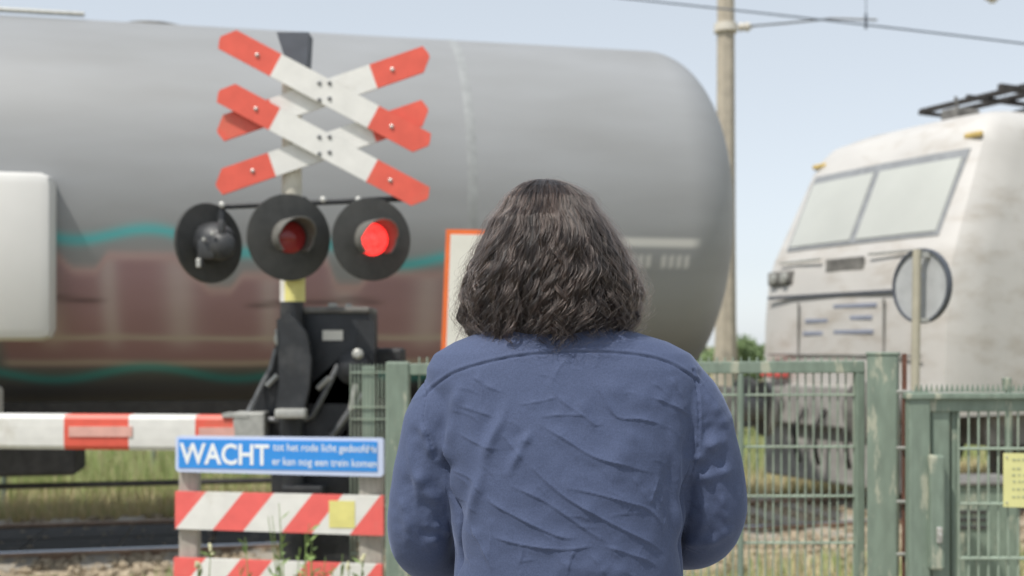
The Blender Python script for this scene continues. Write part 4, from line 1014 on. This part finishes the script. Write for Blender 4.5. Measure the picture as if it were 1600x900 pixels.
def crease(pts, w, h, asym=.6, fade=.26, soft=False):
    global disp
    D, s, t = polydist(spline2(pts, 4)); q = D * s
    env = np.clip(t / fade, 0, 1) * np.clip((1 - t) / fade, 0, 1); env = env * env * (3 - 2 * env)
    wob = 1 + .35 * np.sin(t * 17 + pts[0][0])
    if soft:
        disp += backm * env * h * wob * (np.exp(-(q / w) ** 2) - asym * np.exp(-((q - 1.9 * w) / (1.6 * w)) ** 2)); return
    up_ = (-s * np.sign(P_dir(pts))); disp += backm * env * h * .7 * np.exp(-(q / 3.2) ** 2); wl = np.where(up_ > 0, w * 2.8, w * 1.25)   # long gentle flank above, steep one below
    disp += backm * env * h * wob * (np.exp(-(np.sqrt(D * D + 2.5) / wl)) - .35 * asym * np.exp(-((D - 2.2 * w) / (1.6 * w)) ** 2) * (up_ < 0))
def P_dir(pts):
    a, c = pts[0], pts[-1]; return 1 if (c[0] - a[0]) >= 0 else -1

C_ = [ # sharp creases
 ([(500, 380), (600, 440), (700, 500), (800, 530), (920, 562)], 7, 2.6), ([(465, 508), (530, 570), (600, 630), (700, 690), (800, 745), (900, 800), (970, 855)], 8, 3.0),
 ([(590, 600), (700, 622), (800, 650), (890, 682), (935, 735), (950, 800)], 7, 2.2), ([(400, 590), (520, 640), (600, 690), (700, 760), (770, 800)], 7, 2.2),
 ([(320, 640), (400, 680), (500, 730), (600, 770), (665, 768)], 7, 2.6), ([(345, 768), (430, 790), (540, 806), (620, 808), (720, 795)], 7, 2.6), ([(720, 795), (800, 820), (900, 862), (930, 900)], 8, 2.2),
 ([(540, 220), (580, 300), (660, 360), (712, 400)], 7, 1.8), ([(630, 280), (672, 350), (705, 395), (745, 385)], 6, 1.8), ([(680, 210), (730, 290), (780, 368), (860, 378), (975, 405)], 8, 2.4),
 ([(890, 300), (980, 335), (1060, 380)], 9, 2.4), ([(510, 370), (600, 362), (690, 366)], 5, 1.4), ([(930, 570), (905, 640), (890, 672)], 6, 1.8), ([(390, 420), (430, 470), (470, 520)], 6, 1.6),
 ([(235, 330), (300, 350), (385, 375)], 7, 1.5), ([(240, 425), (330, 470), (400, 480)], 8, 1.8), ([(280, 730), (335, 830), (365, 900)], 9, 2.4), ([(645, 800), (620, 850), (612, 910)], 8, 1.8),
 ([(280, 225), (350, 270), (410, 290)], 7, 1.6), ([(440, 330), (520, 318), (590, 300)], 6, 1.2), ([(680, 820), (720, 860), (740, 910)], 7, 1.5), ([(200, 560), (280, 580), (340, 640)], 8, 1.6),
 ([(930, 640), (960, 700), (940, 760)], 7, 1.2), ([(560, 260), (600, 190), (640, 185)], 7, 1.0), ([(960, 230), (1010, 300), (1030, 360)], 7, 1.6), ([(820, 560), (860, 610), (890, 670)], 6, 1.1), ([(350, 700), (358, 770), (350, 850)], 5, 1.0)]
for p_, w_, h_ in C_: crease(p_, w_ * .50, h_ * .00066); crease(p_, w_ * 3.2, h_ * .0006, .4, .3, True)
BF = [ # broad folds
 ([(255, 235), (235, 330), (215, 450), (205, 560)], 22, 4.0), ([(430, 280), (390, 380), (345, 480), (320, 580), (285, 700), (265, 820)], 20, 5.0), ([(500, 400), (450, 490), (410, 580)], 16, 3.2),
 ([(950, 400), (990, 500), (1005, 600), (1000, 700), (1025, 850)], 18, 4.5), ([(1050, 330), (1075, 420), (1060, 520), (1045, 640)], 16, 4.0), ([(860, 400), (800, 480), (760, 600)], 40, 2.5), ([(560, 500), (620, 600), (720, 720)], 40, 2.2),
 ([(160, 420), (200, 520), (200, 640), (235, 740)], 20, 4.5), ([(700, 240), (820, 300), (950, 330)], 36, 2.4), ([(560, 860), (700, 880), (860, 900)], 30, 2.0)]
for p_, w_, h_ in BF: crease(p_, w_, h_ * .0012, .5, .25, True)
SL = [ # sleeves
 ([(105, 385), (128, 450), (150, 520), (195, 545)], 11, 4.0), ([(85, 540), (130, 640), (215, 705)], 16, 5.0), ([(60, 420), (70, 520), (95, 640), (90, 760)], 9, 1.8), ([(230, 770), (170, 800), (110, 860)], 14, 4.0), ([(30, 650), (60, 760), (50, 850)], 12, 2.5), ([(100, 760), (160, 770), (220, 745)], 10, 2.5),
 ([(1195, 460), (1110, 480), (1060, 560)], 16, 6.0), ([(1222, 555), (1140, 580), (1050, 600)], 14, 4.0), ([(1150, 600), (1172, 690), (1195, 770)], 9, 2.4), ([(1090, 650), (1110, 740), (1100, 830)], 10, 2.2), ([(1225, 770), (1150, 820), (1040, 850)], 14, 4.0), ([(1100, 300), (1150, 360), (1180, 430)], 14, 2.4)]
for p_, w_, h_ in SL: crease(p_, w_ * 1.5, h_ * .0012, .5, .3, True)
for p_, w_, h_ in (([(188, 470), (196, 560), (212, 650), (236, 750), (232, 960)], 13, -.011), ([(1052, 520), (1044, 620), (1040, 720), (1034, 850), (1030, 960)], 12, -.010)): crease(p_, w_, h_, 0, .2)
# seams: back yoke and armholes
def seam(pts, w, h):
    global disp
    D, s, t = polydist(spline2(pts, 8)); q = D * s; pk = 1 + .25 * np.sin(t * 90)
    disp += -backm * h * pk * np.exp(-(q / w) ** 2) + backm * h * .6 * np.exp(-((q + 2.2 * w) / (1.6 * w)) ** 2)
seam([(128, 300), (170, 262), (250, 215), (420, 170), (600, 152), (800, 155), (950, 182), (1060, 240), (1085, 262)], 3.8, .0020)
seam([(100, 235), (125, 300), (118, 385), (140, 450), (150, 480)], 4.2, .0018); seam([(1060, 215), (1075, 300), (1078, 400), (1072, 500), (1048, 620)], 4.2, .0018)
D, s_, t = polydist(spline2([(60, 330), (128, 300), (170, 262), (250, 215), (420, 170), (600, 152), (800, 155), (950, 182), (1060, 240), (1110, 290)], 8)); q = D * s_
disp += backm * .0009 / (1 + np.exp(np.clip(q / .8 + 1, -40, 40))) * np.exp(-np.clip(D, 0, 400) / 120)
# small extra creases
rc = random.Random(5)
for k in range(46):
    x0, y0 = rc.uniform(200, 1040), rc.uniform(200, 880); a = rc.gauss(.45, .55); l = rc.uniform(50, 150)
    crease([(x0, y0), (x0 + l * .5 * math.cos(a) + rc.gauss(0, 6), y0 + l * .5 * math.sin(a) + rc.gauss(0, 6)), (x0 + l * math.cos(a + .2), y0 + l * math.sin(a + .2))], rc.uniform(2.5, 5), rc.uniform(.0003, .0008), .4, .3)
# soft random drape everywhere
def rid(v): return 1 - abs(v) * 2.2
nz = np.array([noise.noise(Vector((x * 6 + z * 4, y * 6, z * 7 - x * 4))) for x, y, z in zip(wx, wy, wz)])
n2 = np.array([rid(noise.noise(Vector(((x * .83 - z * .55) * 9 + 3, y * 6, (z * .83 + x * .55) * 24)))) for x, y, z in zip(wx, wy, wz)])
n3 = np.array([rid(noise.noise(Vector(((x * .5 + z * .86) * 11, y * 9 + 7, (z * .5 - x * .86) * 26)))) for x, y, z in zip(wx, wy, wz)])
low = np.clip((1.60 - wz) / .12, .15, 1)
disp += low * (nz * .003 + n2 * .0008 * np.clip(nz * 3 + .6, 0, 1) + n3 * .0007 * np.clip(.6 - nz * 3, 0, 1))
co2 = co + no * disp[:, None]; me.vertices.foreach_set('co', co2.ravel()); me.update()
# collar
cb = MB(); n = 48; rows = []
for dz, dr in ((0, .006), (.018, .010), (.020, .006), (.0, .001)):
    for k in range(n):
        t = 2 * math.pi * k / n; cb.v.append((.070 + (.066 + dr) * math.cos(t), 1.944 + (.066 + dr) * math.sin(t), 1.652 + dz * (1 if math.sin(t) < .6 else .6)))
for i in range(4):
    for k in range(n): cb.f.append((i * n + k, i * n + (k + 1) % n, ((i + 1) % 4) * n + (k + 1) % n, ((i + 1) % 4) * n + k)); cb.m.append(0)
cb.build('collar', shm, shirt, smooth=True)

# hair
ENV = np.array([ # Z, cx, half width, rear depth, front depth
 (1.884, .053, .004, .005, .004), (1.879, .056, .028, .028, .028), (1.868, .058, .050, .052, .050), (1.849, .061, .073, .077, .070), (1.828, .062, .084, .093, .08), (1.811, .062, .099, .106, .09), (1.793, .064, .108, .114, .094), (1.7575, .066, .126, .123, .10), (1.721, .068, .142, .129, .103),
 (1.686, .069, .151, .133, .105), (1.650, .068, .150, .133, .104), (1.628, .066, .143, .130, .10), (1.60, .066, .124, .126, .095), (1.575, .066, .118, .124, .095)])
HCY = 1.95
dl = np.hypot(np.diff(ENV[:, 0]), np.diff(ENV[:, 2])); qs = np.concatenate([[0], np.cumsum(dl)]); QT = qs[-1]; qs /= QT
def envp(q): return [np.interp(q, qs, ENV[:, j]) for j in range(5)]
npt = 44; S_ = np.linspace(0, 1, npt)
ALL = []; RAD = []; LOCK = []
def guide_curve(phi, q0, q1, Lf, dphi, freq, ph, amp, L0=.92):
    q = q0 + (q1 - q0) * S_; L = L0 + (Lf - L0) * np.clip(S_ * 2.2, 0, 1) ** .8
    Z, cx, hw, hb, hf = envp(np.clip(q, 0, 1)); f = phi + dphi * S_ ** 1.3; L = L + .045 * np.array([noise.noise(Vector((phi * 3.2, k_ * 5.5, 3.1))) for k_ in q]) * np.clip(S_ * 3, 0, 1)
    c, s = np.cos(f), np.sin(f); dep = np.where(c > 0, hb, hf)
    x = cx + L * hw * s; y = HCY - L * dep * c; z = Z - (1 - L) * .05 * np.clip(1 - q * 1.6, 0, 1)
    a = amp * (.16 + np.clip(q - .15, 0, 1) ** 1.4 * 1.35); w_ = freq * 2 * math.pi * q * (.62 + .42 * q) + ph
    return np.stack([x, y, z], 1), a, w_, np.stack([c, s, np.zeros(npt)], 1), np.stack([s, -c, np.zeros(npt)], 1)
hr = np.random.default_rng(11)
NG = 720
for gi in range(NG):
    phi = hr.uniform(-2.25, 2.25) if gi % 3 else hr.uniform(-1.5, 1.5)
    q0 = hr.uniform(0, .5) ** 1.2 if hr.random() < .8 else hr.uniform(.3, .62); inner = hr.random() < .25
    Lf = hr.uniform(.74, .88) if inner else hr.uniform(.87, 1.0)
    q1 = hr.uniform(.83, .925) if (hr.random() < .7 or inner) else hr.uniform(.64, .84)
    q1 += .018 * math.sin(phi * 7 + 1)
    if phi < -.75: q1 += .045
    if phi > 1.1: q1 += .012
    
    lay = int(q0 * 6) + (7 if inner else 0); gsz = 4.5 / 22; gi_ = math.floor((phi + lay * .071) / gsz); gc = (gi_ + .5) * gsz - lay * .071; gr_ = np.random.default_rng(1000 + gi_ * 37 + lay * 911)
    gc += gr_.normal(0, .04); freq = gr_.uniform(4.0, 6.4) + hr.normal(0, .15); ph = gr_.uniform(0, 6.28) + hr.normal(0, .35); q1 += gr_.normal(.008, .036); amp = gr_.uniform(.005, .0125) * (1 if not inner else .7)
    base, a, w_, e1, e2 = guide_curve(phi, q0, q1, Lf, (gc - phi) * .55 + hr.normal(0, .04), freq, ph, amp)
    lk = float(np.clip(hr.normal(.87, .06), .66, .98)); cr = hr.uniform(.005, .0105); hand = hr.choice([-1, 1]); ns_ = int(hr.integers(40, 62)); hand = 1 if noise.noise(Vector((phi * 2, 9, 9))) > 0 else -1
    for wi in range(6):
        wr_ = cr * math.sqrt(hr.random()); wa = hr.uniform(0, 6.28); wj = hr.normal(0, .30); wamp = 1 + hr.normal(0, .22); wl_ = hr.uniform(.78, 1.0); wm_ = float(np.clip(lk + hr.normal(0, .06), .6, .99))
        tp = (1.25 - .75 * S_ ** 1.2) * (.8 + .35 * np.cos(S_ * 5 + wa)); sp = .0020 * (1 - .6 * S_)
        fb = hr.normal(0, .0016, 2); fq = hr.uniform(5, 11); f0 = hr.uniform(0, 6.28)
        for k in range(10):
            q1_, q2_ = hr.normal(0, .5, 2); jp = wj + hr.normal(0, .07)
            x1 = a * wamp * np.cos(w_ + jp) + wr_ * math.cos(wa) * tp + q1_ * sp + fb[0] * np.sin(S_ * fq + f0)
            x2 = a * wamp * .8 * hand * np.sin(w_ + jp) + wr_ * math.sin(wa) * tp * .7 + q2_ * sp + fb[1] * np.cos(S_ * fq + f0)
            p = base + e1 * x1[:, None] + e2 * x2[:, None]; p[:, 2] += a * .12 * np.cos(w_ + 1.3 + jp)
            ln = wl_ * hr.uniform(.93, 1.0)
            si = S_ * ln * (npt - 1); i0 = np.minimum(si.astype(int), npt - 2); fr_i = (si - i0)[:, None]; p = p[i0] * (1 - fr_i) + p[i0 + 1] * fr_i
            ALL.append(p); RAD.append(hr.uniform(.00012, .00020)); LOCK.append(wm_)
# stray hairs
for gi in range(750):
    phi = hr.uniform(-2.2, 2.2); q0 = hr.uniform(0, .6); q1 = min(1, q0 + hr.uniform(.12, .7))
    base, a, w_, e1, e2 = guide_curve(phi, q0, q1, hr.uniform(1.0, 1.09), hr.normal(0, .2), hr.uniform(4, 10), hr.uniform(0, 6.28), hr.uniform(.004, .014), L0=.95)
    p = base + e1 * (a * np.cos(w_))[:, None] + e2 * (a * np.sin(w_) + S_ ** 2 * hr.uniform(0, .012))[:, None]
    ALL.append(p); RAD.append(.00010); LOCK.append(.75)
# the loose ringlets standing off at lower left
for (x0, z0, x1, z1) in ((-.066, 1.675, -.094, 1.59), (-.062, 1.69, -.085, 1.64)):
    for k in range(7):
        t = S_; xx = x0 + (x1 - x0) * np.sin(t * 1.5) + .006 * np.cos(t * 11 + k * .05) * t; zz = z0 + (z1 - z0) * t + .006 * np.sin(t * 13); yy = np.full(npt, 1.93) + .008 * np.sin(t * 13)
        ALL.append(np.stack([xx, yy, zz], 1) + hr.normal(0, .0012, 3)); RAD.append(.00013); LOCK.append(.75)
P = np.array(ALL); P -= np.array([PX, PY, .02])
try:
    hd = bpy.data.hair_curves.new('hair'); hd.add_curves([npt] * len(P))
    hd.attributes['position'].data.foreach_set('vector', P.astype(np.float32).ravel())
    ra = hd.attributes.get('radius') or hd.attributes.new('radius', 'FLOAT', 'POINT')
    lo_ = hd.attributes.new('lock_shade', 'FLOAT', 'POINT'); lo_.data.foreach_set('value', np.repeat(np.array(LOCK, dtype=np.float32), npt))
    tap = np.clip((1 - S_) * 4, .25, 1); ra.data.foreach_set('value', (np.array(RAD)[:, None] * tap[None, :]).astype(np.float32).ravel())
    ho = bpy.data.objects.new('hair', hd); col.objects.link(ho); ho.parent = root
    hm = bpy.data.materials.new('hair_strands'); hm.use_nodes = True; nn = hm.node_tree.nodes; nn.remove(nn['Principled BSDF'])
    hb_ = nn.new('ShaderNodeBsdfHairPrincipled'); hb_.parametrization = 'COLOR'
    hb_.inputs['Roughness'].default_value = .22; hb_.inputs['Radial Roughness'].default_value = .5; hb_.inputs['Random Roughness'].default_value = .3
    hm.node_tree.links.new(hb_.outputs[0], nn['Material Output'].inputs[0]); hd.materials.append(hm)
    at_ = nn.new('ShaderNodeAttribute'); at_.attribute_name = 'lock_shade'; rp_ = nn.new('ShaderNodeValToRGB'); rp_.color_ramp.elements[0].position = .68; rp_.color_ramp.elements[0].color = (.055, .038, .031, 1)
    rp_.color_ramp.elements[1].position = .97; rp_.color_ramp.elements[1].color = (.005, .004, .0038, 1)
    hm.node_tree.links.new(at_.outputs['Fac'], rp_.inputs[0]); hm.node_tree.links.new(rp_.outputs[0], hb_.inputs['Color'])
    scene.cycles_curves.shape = 'RIBBONS'
except Exception as ex:
    print('HAIR', ex); raise
# dark under layer following the skull
b = MB(); rows = []; n = 40; 
for q in np.linspace(.0, .86, 16):
    Z, cx, hw, hb2, hf = envp(q)
    for k in range(n):
        f = -2.1 + 4.2 * k / (n - 1); c, s = math.cos(f), math.sin(f); b.v.append((cx + .78 * hw * s, HCY - .78 * (hb2 if c > 0 else hf) * c, Z - .03 * (1 - q)))
for i in range(15):
    for k in range(n - 1): b.f.append((i * n + k, i * n + k + 1, (i + 1) * n + k + 1, (i + 1) * n + k)); b.m.append(0)
ul = b.build('hair_under_layer', mat('dark_hair_mass', (0.018, 0.014, 0.012), .8, bump=.6, bscale=120, stretch=(3, 3, .4)), ho, smooth=True)
